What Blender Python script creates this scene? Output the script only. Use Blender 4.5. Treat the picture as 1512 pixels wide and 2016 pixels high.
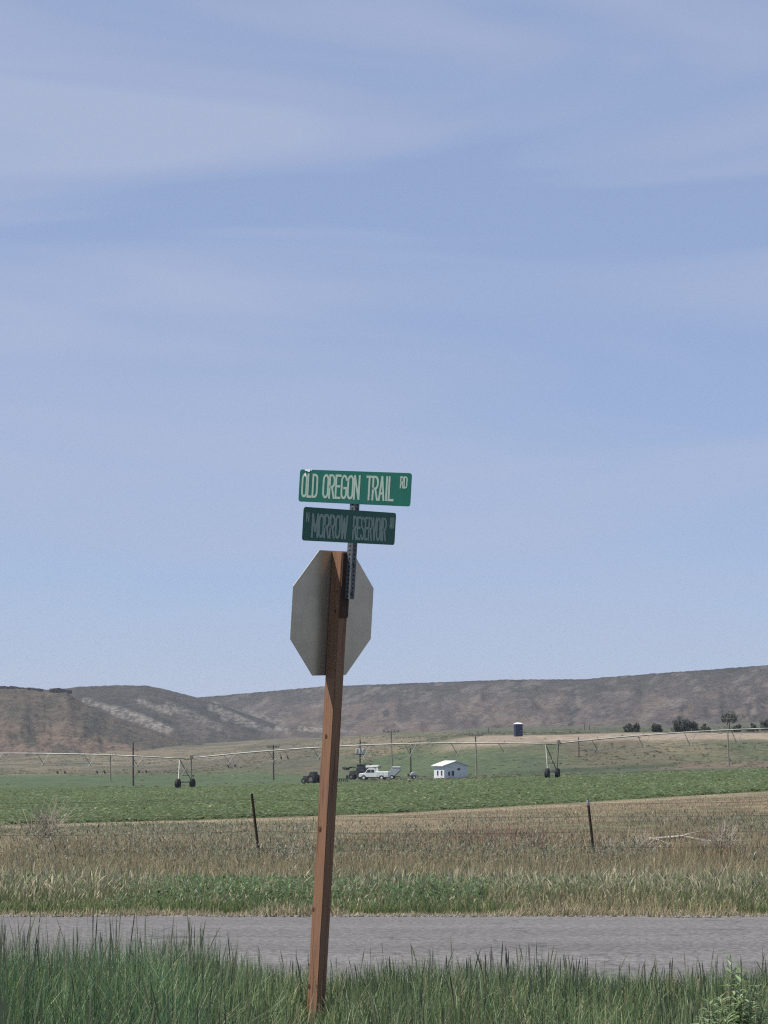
import bpy, bmesh, math, random
import numpy as np
from mathutils import Vector, Matrix, Euler

for o in list(bpy.data.objects):
    bpy.data.objects.remove(o, do_unlink=True)
SC = bpy.context.scene
COL = SC.collection
R = math.radians
random.seed(7)
RNG = np.random.default_rng(11)

# ------------------------------------------------------------------ camera
F = 4540.0                      # focal length in pixels of the 1512 x 2016 photograph
CAMH = 1.6
HORIZON = 1490.0
TH = math.atan((HORIZON - 1008.0) / F)
CT, ST = math.cos(TH), math.sin(TH)
cam_d = bpy.data.cameras.new('camera')
cam = bpy.data.objects.new('camera', cam_d)
COL.objects.link(cam)
cam.location = (0, 0, CAMH)
cam.rotation_euler = (R(90) + TH, 0, 0)
cam_d.sensor_fit = 'VERTICAL'
cam_d.sensor_height = 24.0
cam_d.lens = F / 2016.0 * 24.0
cam_d.clip_start = 0.1
cam_d.clip_end = 30000
SC.camera = cam

# ------------------------------------------------------------------ light
SUN_H = Vector((-1.72, -0.54, 0.0)).normalized()
SUN_EL = R(62)
SUN = Vector((SUN_H.x * math.cos(SUN_EL), SUN_H.y * math.cos(SUN_EL), math.sin(SUN_EL)))
w = bpy.data.worlds.new('World')
SC.world = w
w.use_nodes = True
nt = w.node_tree
nt.nodes.clear()
N = nt.nodes.new
L = nt.links.new
out = N('ShaderNodeOutputWorld')
bg = N('ShaderNodeBackground')
bg.inputs['Strength'].default_value = 0.071
sky = N('ShaderNodeTexSky')
sky.sky_type = 'NISHITA'
sky.sun_disc = False
sky.sun_elevation = SUN_EL
sky.sun_rotation = math.atan2(SUN_H.x, SUN_H.y)
sky.altitude = 1400
sky.air_density = 0.9
sky.dust_density = 0.25
sky.ozone_density = 2.0
tc = N('ShaderNodeTexCoord')
mp = N('ShaderNodeMapping')
mp.inputs['Scale'].default_value = (2.6, 2.6, 15.0)
mp.inputs['Rotation'].default_value = (0, R(3), 0)
mp.inputs['Location'].default_value = (9.2, 4.4, 6.85)
L(tc.outputs['Generated'], mp.inputs['Vector'])
n1 = N('ShaderNodeTexNoise')
n1.inputs['Scale'].default_value = 1.25
n1.inputs['Detail'].default_value = 3
n1.inputs['Roughness'].default_value = 0.48
n1.inputs['Distortion'].default_value = 0.7
L(mp.outputs[0], n1.inputs['Vector'])
r1 = N('ShaderNodeValToRGB')
r1.color_ramp.elements[0].position = 0.40
r1.color_ramp.elements[1].position = 0.66
r1.color_ramp.elements[0].color = (0.0, 0.0, 0.0, 1)
r1.color_ramp.elements[1].color = (0.66, 0.66, 0.66, 1)
L(n1.outputs['Fac'], r1.inputs['Fac'])
mv = N('ShaderNodeMixRGB')                                     # even thin haze over the whole sky
mv.inputs['Fac'].default_value = 0.74
mv.inputs['Color2'].default_value = (2.02, 2.56, 4.02, 1)
L(sky.outputs[0], mv.inputs['Color1'])
mx = N('ShaderNodeMixRGB')                                     # soft wisps of high cloud
mx.inputs['Color2'].default_value = (2.9, 3.3, 4.45, 1)
L(r1.outputs['Color'], mx.inputs['Fac'])
L(mv.outputs[0], mx.inputs['Color1'])
L(mx.outputs[0], bg.inputs['Color'])
L(bg.outputs[0], out.inputs['Surface'])

sun_d = bpy.data.lights.new('sun', 'SUN')
sun_d.energy = 3.1
sun_d.angle = R(0.6)
sun_d.color = (1.0, 0.95, 0.87)
sun = bpy.data.objects.new('sun', sun_d)
COL.objects.link(sun)
sun.rotation_euler = SUN.to_track_quat('Z', 'Y').to_euler()
sun.location = (-20, -10, 60)

SC.view_settings.view_transform = 'Standard'
SC.view_settings.look = 'None'
SC.view_settings.exposure = 1.10
SC.view_settings.gamma = 1.0
SC.view_settings.use_curve_mapping = False
SC.cycles.max_bounces = 6
SC.cycles.use_denoising = False
SC.cycles.filter_width = 1.2
SC.cycles.volume_bounces = 0
SC.cycles.transparent_max_bounces = 4

# ------------------------------------------------------------------ helpers
def lin(r, g, b):
    f = lambda c: ((c / 255.0) / 12.92) if c < 10 else (((c / 255.0) + 0.055) / 1.055) ** 2.4
    return (f(r), f(g), f(b))

def slope(y):
    v = (1008.0 - y) / F
    return (ST + v * CT) / (CT - v * ST)

def px(x, y, D):
    """world point seen at photograph pixel (x, y), D metres ahead of the camera"""
    v = (1008.0 - y) / F
    k = D / (CT - v * ST)
    return Vector((k * (x - 756.0) / F, D, CAMH + k * (ST + v * CT)))

def ximg(X, D):
    return 756.0 + X / np.maximum(D, 1e-3) * F / CT

_T = np.random.default_rng(3).random((256, 256))
def vn(x, y):
    x = np.asarray(x, float); y = np.asarray(y, float)
    xi = np.floor(x).astype(int); yi = np.floor(y).astype(int)
    fx = x - xi; fy = y - yi
    fx = fx * fx * (3 - 2 * fx); fy = fy * fy * (3 - 2 * fy)
    g = lambda a, b: _T[a % 256, b % 256]
    return (g(xi, yi) * (1 - fx) + g(xi + 1, yi) * fx) * (1 - fy) + (g(xi, yi + 1) * (1 - fx) + g(xi + 1, yi + 1) * fx) * fy
def fbm(x, y, o=4, gain=0.5):
    s = 0; a = 1; t = 0
    for i in range(o):
        s = s + a * vn(x * 2 ** i + 17.3 * i, y * 2 ** i + 5.1 * i); t += a; a *= gain
    return s / t
def sstep(a, b, x):
    t = np.clip((x - a) / (b - a), 0, 1)
    return t * t * (3 - 2 * t)

# ---- materials
def mat(name, c1, c2=None, scale=5.0, rough=0.7, metal=0.0, bump=0.0, stretch=(1, 1, 1), detail=5, spec=0.3, c3=None):
    m = bpy.data.materials.new(name)
    m.use_nodes = True
    t = m.node_tree
    b = t.nodes['Principled BSDF']
    b.inputs['Roughness'].default_value = rough
    b.inputs['Metallic'].default_value = metal
    b.inputs['Specular IOR Level'].default_value = spec
    c2 = c2 or tuple(v * 0.75 for v in c1)
    co = t.nodes.new('ShaderNodeTexCoord')
    mpn = t.nodes.new('ShaderNodeMapping')
    mpn.inputs['Scale'].default_value = stretch
    t.links.new(co.outputs['Object'], mpn.inputs['Vector'])
    nz = t.nodes.new('ShaderNodeTexNoise')
    nz.inputs['Scale'].default_value = scale
    nz.inputs['Detail'].default_value = detail
    nz.inputs['Roughness'].default_value = 0.6
    t.links.new(mpn.outputs[0], nz.inputs['Vector'])
    rp = t.nodes.new('ShaderNodeValToRGB')
    rp.color_ramp.elements[0].position = 0.33
    rp.color_ramp.elements[1].position = 0.68
    rp.color_ramp.elements[0].color = (*c1, 1)
    rp.color_ramp.elements[1].color = (*c2, 1)
    if c3:
        e = rp.color_ramp.elements.new(0.5); e.color = (*c3, 1)
    t.links.new(nz.outputs['Fac'], rp.inputs['Fac'])
    t.links.new(rp.outputs['Color'], b.inputs['Base Color'])
    if bump:
        bp = t.nodes.new('ShaderNodeBump')
        bp.inputs['Strength'].default_value = bump
        bp.inputs['Distance'].default_value = 0.01
        t.links.new(nz.outputs['Fac'], bp.inputs['Height'])
        t.links.new(bp.outputs[0], b.inputs['Normal'])
    return m

def mat_attr(name, rough=0.8, translucent=0.0, nscale=0.0, namp=0.0, bump=0.0, bdist=0.1, spec=0.2, stretch=(1, 1, 1)):
    """base colour from the mesh's own colour attribute, broken up by noise"""
    m = bpy.data.materials.new(name)
    m.use_nodes = True
    t = m.node_tree
    b = t.nodes['Principled BSDF']
    b.inputs['Roughness'].default_value = rough
    b.inputs['Specular IOR Level'].default_value = spec
    at = t.nodes.new('ShaderNodeAttribute')
    at.attribute_name = 'Col'
    src = at.outputs['Color']
    if namp:
        co = t.nodes.new('ShaderNodeTexCoord')
        mpn = t.nodes.new('ShaderNodeMapping')
        mpn.inputs['Scale'].default_value = stretch
        t.links.new(co.outputs['Object'], mpn.inputs['Vector'])
        nz = t.nodes.new('ShaderNodeTexNoise')
        nz.inputs['Scale'].default_value = nscale
        nz.inputs['Detail'].default_value = 8
        nz.inputs['Roughness'].default_value = 0.7
        t.links.new(mpn.outputs[0], nz.inputs['Vector'])
        mr = t.nodes.new('ShaderNodeMapRange')
        mr.inputs['From Min'].default_value = 0.3
        mr.inputs['From Max'].default_value = 0.7
        mr.inputs['To Min'].default_value = 1 - namp
        mr.inputs['To Max'].default_value = 1 + namp
        t.links.new(nz.outputs['Fac'], mr.inputs['Value'])
        mu = t.nodes.new('ShaderNodeVectorMath')
        mu.operation = 'SCALE'
        t.links.new(src, mu.inputs[0])
        t.links.new(mr.outputs[0], mu.inputs['Scale'])
        src = mu.outputs[0]
        if bump:
            bp = t.nodes.new('ShaderNodeBump')
            bp.inputs['Strength'].default_value = bump
            bp.inputs['Distance'].default_value = bdist
            t.links.new(nz.outputs['Fac'], bp.inputs['Height'])
            t.links.new(bp.outputs[0], b.inputs['Normal'])
    t.links.new(src, b.inputs['Base Color'])
    if translucent:
        tr = t.nodes.new('ShaderNodeBsdfTranslucent')
        t.links.new(src, tr.inputs['Color'])
        ms = t.nodes.new('ShaderNodeMixShader')
        ms.inputs['Fac'].default_value = translucent
        t.links.new(b.outputs[0], ms.inputs[1])
        t.links.new(tr.outputs[0], ms.inputs[2])
        t.links.new(ms.outputs[0], t.nodes['Material Output'].inputs['Surface'])
    return m

# ---- objects
def link(name, me, m=None, parent=None, smooth=False):
    o = bpy.data.objects.new(name, me)
    COL.objects.link(o)
    if m and not me.materials:
        me.materials.append(m)
    if parent:
        o.parent = parent
    if smooth:
        me.polygons.foreach_set('use_smooth', [True] * len(me.polygons))
    return o

def np_mesh(name, V, Q, C=None, smooth=False):
    """V (n,3), Q (m,k) faces of equal size, C (n,3) colours"""
    me = bpy.data.meshes.new(name)
    V = np.ascontiguousarray(V, dtype=np.float32); Q = np.ascontiguousarray(Q, dtype=np.int32)
    n, (m, k) = len(V), Q.shape
    me.vertices.add(n); me.vertices.foreach_set('co', V.ravel())
    me.loops.add(m * k); me.loops.foreach_set('vertex_index', Q.ravel())
    me.polygons.add(m)
    me.polygons.foreach_set('loop_start', np.arange(0, m * k, k, dtype=np.int32))
    me.polygons.foreach_set('loop_total', np.full(m, k, dtype=np.int32))
    me.update(calc_edges=True)
    if C is not None:
        a = me.color_attributes.new('Col', 'FLOAT_COLOR', 'POINT')
        CC = np.ones((n, 4), np.float32); CC[:, :3] = C
        a.data.foreach_set('color', CC.ravel())
    if smooth:
        me.polygons.foreach_set('use_smooth', np.ones(m, dtype=bool))
    me.validate()
    return me

def tag(o, label, cat, group=None):
    o['label'] = label; o['category'] = cat
    if group: o['group'] = group
    return o
def structure(o):
    o['kind'] = 'structure'; return o
def stuff(o, label=None, cat=None):
    o['kind'] = 'stuff'
    if label: o['label'] = label
    if cat: o['category'] = cat
    return o
def empty(name, loc, rz=0.0, label=None, cat=None, group=None):
    o = bpy.data.objects.new(name, None)
    o.empty_display_size = 0.2
    COL.objects.link(o)
    o.location = loc; o.rotation_euler = (0, 0, rz)
    if label: tag(o, label, cat, group)
    return o

class MB:
    def __init__(s): s.v = []; s.f = []
    def add(s, vs, fs):
        n = len(s.v); s.v += [tuple(v) for v in vs]; s.f += [tuple(i + n for i in f) for f in fs]; return s
    def box(s, c, d, M=None):
        x, y, z = d[0] / 2, d[1] / 2, d[2] / 2
        P = [Vector(p) for p in ((-x, -y, -z), (x, -y, -z), (x, y, -z), (-x, y, -z), (-x, -y, z), (x, -y, z), (x, y, z), (-x, y, z))]
        if M is not None: P = [M @ p for p in P]
        return s.add([p + Vector(c) for p in P], [(0, 3, 2, 1), (4, 5, 6, 7), (0, 1, 5, 4), (1, 2, 6, 5), (2, 3, 7, 6), (3, 0, 4, 7)])
    def tube(s, pts, rad, n=8, cap=True):
        pts = [Vector(p) for p in pts]
        rad = rad if isinstance(rad, (list, tuple)) else [rad] * len(pts)
        base = len(s.v); rings = []
        prev = None
        for i, p in enumerate(pts):
            d = (pts[min(i + 1, len(pts) - 1)] - pts[max(i - 1, 0)]).normalized()
            if prev is None:
                a = d.orthogonal().normalized()
            else:
                a = (prev - d * prev.dot(d)).normalized()
            prev = a
            b = d.cross(a)
            r = []
            for k in range(n):
                q = 2 * math.pi * k / n
                s.v.append(tuple(p + (a * math.cos(q) + b * math.sin(q)) * rad[i])); r.append(len(s.v) - 1)
            rings.append(r)
        for i in range(len(rings) - 1):
            for k in range(n):
                s.f.append((rings[i][k], rings[i][(k + 1) % n], rings[i + 1][(k + 1) % n], rings[i + 1][k]))
        if cap:
            s.f.append(tuple(rings[0][::-1])); s.f.append(tuple(rings[-1]))
        return s
    def prism(s, poly, thick, M=None):
        """poly: (x, z) outline in the XZ plane, extruded along +Y from 0 to thick"""
        n = len(poly)
        vs = [Vector((x, 0, z)) for x, z in poly] + [Vector((x, thick, z)) for x, z in poly]
        if M is not None: vs = [M @ v for v in vs]
        fs = [tuple(range(n)), tuple(range(2 * n - 1, n - 1, -1))]
        fs += [(i, i + n, (i + 1) % n + n, (i + 1) % n) for i in range(n)]
        return s.add(vs, fs)
    def lathe(s, prof, n=16, M=None):
        """prof: (r, z) list; around Z"""
        vs = []; fs = []
        for r, z in prof:
            for k in range(n):
                q = 2 * math.pi * k / n; vs.append(Vector((r * math.cos(q), r * math.sin(q), z)))
        for i in range(len(prof) - 1):
            for k in range(n):
                fs.append((i * n + k, i * n + (k + 1) % n, (i + 1) * n + (k + 1) % n, (i + 1) * n + k))
        fs.append(tuple(range(n))[::-1]); fs.append(tuple((len(prof) - 1) * n + k for k in range(n)))
        if M is not None: vs = [M @ v for v in vs]
        return s.add(vs, fs)
    def build(s, name, m=None, parent=None, bevel=0.0, smooth=False, seg=1):
        me = bpy.data.meshes.new(name)
        me.from_pydata(s.v, [], s.f)
        bm = bmesh.new(); bm.from_mesh(me)
        bmesh.ops.recalc_face_normals(bm, faces=bm.faces)
        if bevel:
            ed = [e for e in bm.edges if len(e.link_faces) == 2 and e.calc_face_angle(0) > 0.5]
            bmesh.ops.bevel(bm, geom=ed, offset=bevel, segments=seg, affect='EDGES', clamp_overlap=True)
        bm.to_mesh(me); bm.free()
        return link(name, me, m, parent, smooth)

# ------------------------------------------------------------------ terrain
XC = np.array([-900, 0, 378, 756, 920, 1134, 1512, 2500], float)
TAB = [  # distance, image height of the bare ground at those columns
    (60,  [1655, 1650, 1645, 1640, 1637, 1632, 1625, 1615]),
    (75,  [1628, 1624, 1618, 1608, 1603, 1597, 1585, 1570]),
    (95,  [1612, 1607, 1600, 1588, 1582, 1573, 1558, 1540]),
    (150, [1590, 1584, 1577, 1567, 1561, 1553, 1538, 1520]),
    (270, [1565, 1559, 1553, 1544, 1539, 1531, 1518, 1503]),
    (400, [1552, 1548, 1544, 1536, 1531, 1524, 1511, 1495]),
    (450, [1548, 1543, 1539, 1528, 1518, 1505, 1493, 1478]),
    (500, [1545, 1539, 1534, 1516, 1490, 1474, 1467, 1458]),
    (525, [1543, 1537, 1532, 1506, 1470, 1457, 1454, 1447]),
    (550, [1541, 1535, 1529, 1494, 1452, 1447, 1444, 1441]),
    (600, [1537, 1532, 1526, 1482, 1448, 1445, 1440, 1437]),
    (700, [1530, 1526, 1520, 1470, 1446, 1443, 1437, 1432]),
    (900, [1520, 1518, 1508, 1458, 1444, 1440, 1434, 1428]),
    (1100, [1506, 1500, 1490, 1452, 1441, 1437, 1430, 1424]),
    (1400, [1482, 1474, 1468, 1446, 1438, 1432, 1424, 1418]),
    (2000, [1470, 1466, 1462, 1446, 1438, 1432, 1424, 1418]),
    (9000, [1482, 1482, 1482, 1482, 1482, 1482, 1482, 1482]),
]
TD = np.array([t[0] for t in TAB], float)
_fx = np.arange(-1000, 2601, 20.0)
_fd = np.exp(np.linspace(math.log(60), math.log(9000), 300))
def _mk():
    Z = np.zeros((len(_fd), len(_fx)))
    tmp = np.array([np.interp(_fx, XC, t[1]) for t in TAB])
    for j in range(len(_fx)):
        y = np.interp(np.log(_fd), np.log(TD), tmp[:, j])
        Z[:, j] = y
    k = np.hanning(9); k /= k.sum()
    for i in range(len(_fd)):
        Z[i] = np.convolve(np.pad(Z[i], 4, mode='edge'), k, mode='valid')
    k = np.hanning(5); k /= k.sum()
    for j in range(len(_fx)):
        Z[:, j] = np.convolve(np.pad(Z[:, j], 2, mode='edge'), k, mode='valid')
    return Z
_YT = _mk()
def ground_z(X, Y):
    X = np.asarray(X, float); Y = np.asarray(Y, float)
    near = np.interp(Y, [-1e4, 15.2, 15.6, 23.6, 24.4, 27, 33, 44, 52, 58, 9e9], [0.0, 0.0, 0, 0, -0.03, -0.22, -0.5, -0.66, -0.6, -0.46, -0.46])
    near = near + 0.05 * (fbm(X * 0.7 + 40, Y * 0.7, 3) - 0.5) * (np.abs(Y - 19.5) > 4.6)
    D = np.clip(Y, 60, 8900)
    xi = np.clip(ximg(X, D), -999, 2579)
    a = (xi - _fx[0]) / 20.0; i0 = np.floor(a).astype(int); fa = a - i0
    b = (np.log(D) - math.log(60)) / (math.log(9000) - math.log(60)) * (len(_fd) - 1)
    j0 = np.clip(np.floor(b).astype(int), 0, len(_fd) - 2); fb = b - j0
    y = (_YT[j0, i0] * (1 - fa) + _YT[j0, i0 + 1] * fa) * (1 - fb) + (_YT[j0 + 1, i0] * (1 - fa) + _YT[j0 + 1, i0 + 1] * fa) * fb
    v = (1008.0 - y) / F
    far = CAMH + D * (ST + v * CT) / (CT - v * ST)
    amp = np.interp(Y, [60, 100, 280, 500, 900, 1500], [0.15, 0.12, 0.15, 0.8, 2.0, 4.0])
    sc = np.interp(Y, [60, 300, 600, 1500], [0.12, 0.06, 0.03, 0.012])
    far = far + amp * (fbm(X * 0.03 + 9, Y * 0.012, 4) - 0.5) + 0.15 * amp * (fbm(X * 0.2, Y * 0.1, 3) - 0.5)
    t = sstep(50, 64, Y)
    return near * (1 - t) + far * t
def gp(x, D, dz=0.0):
    X = (x - 756.0) / F * D * CT
    return Vector((X, D, float(ground_z(X, D)) + dz))
def img_of(P):
    d = P - np.array([0, 0, CAMH])
    fw = d[:, 1] * CT + d[:, 2] * ST
    up = -d[:, 1] * ST + d[:, 2] * CT
    return 756 + d[:, 0] / fw * F, 1008 - up / fw * F

def seg_mask(x, y, a, b, wd):
    a = np.array(a, float); b = np.array(b, float)
    ab = b - a
    t = np.clip(((x - a[0]) * ab[0] + (y - a[1]) * ab[1]) / (ab @ ab), 0, 1)
    d = np.hypot(x - a[0] - t * ab[0], (y - a[1] - t * ab[1]))
    return 1 - sstep(0.45 * wd, wd, d)
def mixc(c, col, m):
    return c * (1 - m[:, None]) + np.array(col)[None] * m[:, None]

GREEN = (0.056, 0.080, 0.038); OLIVE = (0.074, 0.080, 0.046); TAN = (0.135, 0.115, 0.075)
BROWN = (0.092, 0.076, 0.057); BANK = (0.205, 0.168, 0.128); CROPSOIL = (0.07, 0.092, 0.045)

def build_terrain():
    rows = np.concatenate([np.array([-300, -150, -60, -20, -5, 2]), np.linspace(4, 64, 121), np.exp(np.linspace(math.log(64.8), math.log(1700), 230)), np.array([2000, 2600, 3500, 5000, 7000, 9000])])
    cols = np.concatenate([np.linspace(-0.9, -0.3, 16)[:-1], np.linspace(-0.3, 0.3, 321), np.linspace(0.3, 0.9, 16)[1:]])
    Y = np.repeat(rows, len(cols)).astype(float)
    X = np.tile(cols, len(rows)) * np.maximum(np.abs(Y), 45)
    Z = ground_z(X, Y) - np.where((Y > 15.7) & (Y < 23.4), 0.05, 0)
    V = np.stack([X, Y, Z], 1)
    far = Y > 60
    xi, yi = img_of(np.where((Y > 3)[:, None], V, np.array([[0, 100, 0]])))
    n1 = fbm(X * 0.5, Y * 0.25, 4); n2 = fbm(X * 0.05 + 31, Y * 0.02, 4); n3 = fbm(X * 0.02 + 3, Y * 0.006 + 8, 4)
    C = np.tile(np.array([0.06, 0.062, 0.032]), (len(V), 1))
    # verge behind the road, ditch and bank
    C = mixc(C, (0.30, 0.26, 0.18), sstep(23.0, 23.4, Y) * (1 - sstep(24.2, 25.0, Y)))
    C = mixc(C, (0.075, 0.072, 0.045), sstep(24.2, 25.2, Y))
    C = mixc(C, (0.11, 0.10, 0.068), sstep(38, 46, Y) * (0.4 + 0.6 * n1))
    C = mixc(C, (0.145, 0.122, 0.080), sstep(52, 60, Y))
    C = mixc(C, (0.085, 0.088, 0.052), sstep(52, 60, Y) * sstep(.45, .6, fbm(X * .12 + 4, Y * .3, 4)) * .8)
    C = mixc(C, (0.21, 0.18, 0.12), sstep(-5.5, -3.5, Y - crop_edge(X)) * (0.5 + 0.5 * n1))
    edge = crop_edge(X)
    C = mixc(C, CROPSOIL, sstep(-0.5, 1.0, Y - edge))
    # beyond the crop
    fy = far * 1.0
    g = sstep(300, 330, Y) * fy
    base = np.tile(np.array(OLIVE), (len(V), 1))
    base = mixc(base, GREEN, sstep(0.42, 0.6, n2))
    base = mixc(base, TAN, sstep(0.52, 0.66, n3) * 0.8)
    base = mixc(base, BROWN, sstep(0.5, 0.62, fbm(X * 0.04 + 77, Y * 0.012 + 4, 4)) * 0.5)
    # left: green field, then dry slope
    lf = 1 - sstep(560, 900, xi)
    grn = sstep(1524 + 6 * (n2 - 0.5), 1529, yi) 
    base = mixc(base, (0.058, 0.082, 0.041), grn * lf)
    dry = (1 - sstep(1508, 1524, yi + 10 * (n2 - 0.5))) * lf
    base = mixc(base, (0.100, 0.085, 0.062), dry * 0.75)
    base = mixc(base, (0.128, 0.108, 0.070), dry * sstep(0.5, 0.62, n3) * 0.8)
    base = mixc(base, (0.062, 0.066, 0.044), dry * sstep(0.52, 0.66, fbm(X * 0.03 + 5, Y * 0.02 + 2, 4)) * 0.8)
    # centre: green meadow with tan cuts
    cen = sstep(640, 720, xi) * (1 - sstep(1040, 1120, xi))
    base = mixc(base, (0.060, 0.080, 0.042), cen * sstep(1478, 1492, yi + 14 * (n2 - .5)))
    base = mixc(base, TAN, seg_mask(xi, yi * 1.0, (640, 1470), (830, 1458), 11) * 0.9)
    base = mixc(base, TAN, seg_mask(xi, yi, (700, 1497), (800, 1474), 6) * 0.8)
    base = mixc(base, TAN, seg_mask(xi, yi, (500, 1505), (560, 1490), 6) * 0.5)
    # right: embankment of bare earth
    rt = sstep(820, 960, xi)
    bank = rt * sstep(514, 528, Y + 14 * (n2 - .5)) * (1 - sstep(565, 610, Y))
    base = mixc(base, BANK, bank)
    base = mixc(base, (0.066, 0.072, 0.048), rt * sstep(600, 640, Y))
    low = sstep(1000, 1060, xi) * (1 - sstep(470, 505, Y))
    base = mixc(base, (0.055, 0.068, 0.044), low * sstep(0.4, 0.55, n2) * 0.85)
    base = mixc(base, (0.11, 0.086, 0.064), sstep(1230, 1330, xi) * seg_mask(xi, yi, (1200, 1512), (1800, 1498), 8) * 0.8)
    base = mixc(base, (0.040, 0.052, 0.030), seg_mask(xi, yi, (1000, 1523), (1330, 1506), 5) * 0.8)
    base = base * (0.82 + 0.36 * fbm(X * 0.25, Y * 0.09, 4))[:, None]
    C = C * (1 - g[:, None]) + base * g[:, None]
    nc = len(cols); nr = len(rows)
    idx = np.arange(nr * nc).reshape(nr, nc)
    Q = np.stack([idx[:-1, :-1], idx[:-1, 1:], idx[1:, 1:], idx[1:, :-1]], -1).reshape(-1, 4)
    me = np_mesh('ground', V, Q, C, True)
    return structure(link('ground', me, mat_attr('ground_soil', 0.95, 0, 0.5, 0.5, 0.6, 0.15, 0.1)))

def crop_edge(X):
    # the crop starts along a slanting line: nearer on the left, further back on the right
    return np.interp(X, [-60, -12.5, 0, 8, 16, 60], [70, 75.0, 80, 88, 96, 120]) + 0.6 * (fbm(np.asarray(X) * 0.6, 0 * np.asarray(X) + 3, 3) - 0.5)
build_terrain()

# ------------------------------------------------------------------ hills
def hill(name, crest, base, Dc, Db, x0, x1, step, rows, cfun, gully=1.0, seed=0, rim=0.0, back=500, erosion=0.0):
    xs = np.arange(x0, x1 + 1, step, float)
    cy = np.interp(xs, [c[0] for c in crest], [c[1] for c in crest])
    by = np.interp(xs, [c[0] for c in base], [c[1] for c in base])
    dc = np.interp(xs, [c[0] for c in Dc], [c[1] for c in Dc])
    s = np.linspace(0, 1, rows)
    S, XI = np.meshgrid(s, xs, indexing='ij')
    prof = 0.62 * S + 0.38 * S ** 2.2
    if rim: prof = np.where(S > 0.93, prof, prof * (1 - rim * sstep(0.6, 0.93, S) * 0.12))
    gl = fbm(XI * 0.016 + seed + S * 0.7, S * 1.8 + seed, 5, 0.5)
    gl2 = np.abs(fbm(XI * 0.03 + seed * 3 + S * 1.2, S * 2.2, 4) - 0.5) * 2
    Yi = by[None] + (cy - by)[None] * prof
    D = Db + (dc[None] - Db) * S
    D = D + gully * (90 * (gl - 0.5) + 45 * (gl2 - 0.4) + erosion * (np.abs(fbm(XI * 0.013 + seed * 5 + S * .5, S * .8 + 3, 3) - .5) * 2 - .35)) * np.sin(np.pi * np.clip(S, 0, 1)) ** 0.7
    Yi = Yi + gully * (9 * (fbm(XI * 0.03 + 50 + seed, S * 5, 4) - 0.5)) * np.sin(np.pi * S)
    Yi[-1] += 2.2 * (fbm(xs * 0.16 + seed, xs * 0 + 2, 4) - 0.5)
    sl = (ST + (1008 - Yi) / F * CT) / (CT - (1008 - Yi) / F * ST)
    dy = CT - (1008 - Yi) / F * ST
    X = D * (XI - 756) / F / dy
    Z = CAMH + D * sl
    P = np.stack([X, D, Z], -1)
    bk = []
    for q in (0.25, 0.6, 1.0):
        pb = P[-1].copy(); k = (pb[:, 1] + back * q) / pb[:, 1]
        pb[:, 0] *= k; pb[:, 1] *= k; pb[:, 2] = P[-1][:, 2] * (1 - q ** 1.5 * 0.9)
        bk.append(pb)
    P = np.concatenate([P, np.array(bk)], 0)
    nr, nc = P.shape[:2]
    V = P.reshape(-1, 3)
    S4 = np.concatenate([S, np.ones((3, nc))], 0).ravel()
    X4 = np.concatenate([XI, np.repeat(XI[-1:], 3, 0)], 0).ravel()
    Y4 = np.concatenate([Yi, np.repeat(Yi[-1:], 3, 0)], 0).ravel()
    C = cfun(X4, Y4, S4, V)
    idx = np.arange(nr * nc).reshape(nr, nc)
    Q = np.stack([idx[:-1, :-1], idx[:-1, 1:], idx[1:, 1:], idx[1:, :-1]], -1).reshape(-1, 4)
    return structure(link(name, np_mesh(name, V, Q, C, True), HILLM))

HILLM = mat_attr('hill_scrub', 0.95, 0, 0.09, 0.45, 1.0, 2.5, 0.1)
def scrub_dots(m):
    t = m.node_tree
    b = t.nodes['Principled BSDF']
    src = b.inputs['Base Color'].links[0].from_socket
    co = t.nodes.new('ShaderNodeTexCoord')
    vo = t.nodes.new('ShaderNodeTexVoronoi'); vo.inputs['Scale'].default_value = 0.17
    t.links.new(co.outputs['Object'], vo.inputs['Vector'])
    nz = t.nodes.new('ShaderNodeTexNoise'); nz.inputs['Scale'].default_value = 0.02; nz.inputs['Detail'].default_value = 4
    t.links.new(co.outputs['Object'], nz.inputs['Vector'])
    ad = t.nodes.new('ShaderNodeMath'); ad.operation = 'MULTIPLY_ADD'; ad.inputs[1].default_value = 1.1; ad.inputs[2].default_value = -0.30
    t.links.new(nz.outputs['Fac'], ad.inputs[0])
    lt = t.nodes.new('ShaderNodeMath'); lt.operation = 'LESS_THAN'
    t.links.new(vo.outputs['Distance'], lt.inputs[0]); t.links.new(ad.outputs[0], lt.inputs[1])
    mm = t.nodes.new('ShaderNodeMath'); mm.operation = 'MULTIPLY'; mm.inputs[1].default_value = 0.6
    t.links.new(lt.outputs[0], mm.inputs[0])
    mx_ = t.nodes.new('ShaderNodeMixRGB'); mx_.inputs['Color2'].default_value = (0.022, 0.025, 0.021, 1)
    t.links.new(mm.outputs[0], mx_.inputs['Fac']); t.links.new(src, mx_.inputs['Color1'])
    t.links.new(mx_.outputs[0], b.inputs['Base Color'])
scrub_dots(HILLM)
SAGE = (0.038, 0.037, 0.033); HB = (0.092, 0.073, 0.061); HBR = (0.106, 0.080, 0.060); CHALK = (0.155, 0.142, 0.122)

def spots(x, y, sx, sy, lo, hi, sd):
    return sstep(lo, hi, fbm(x * sx + sd, y * sy + sd * 2, 4, 0.6))

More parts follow.
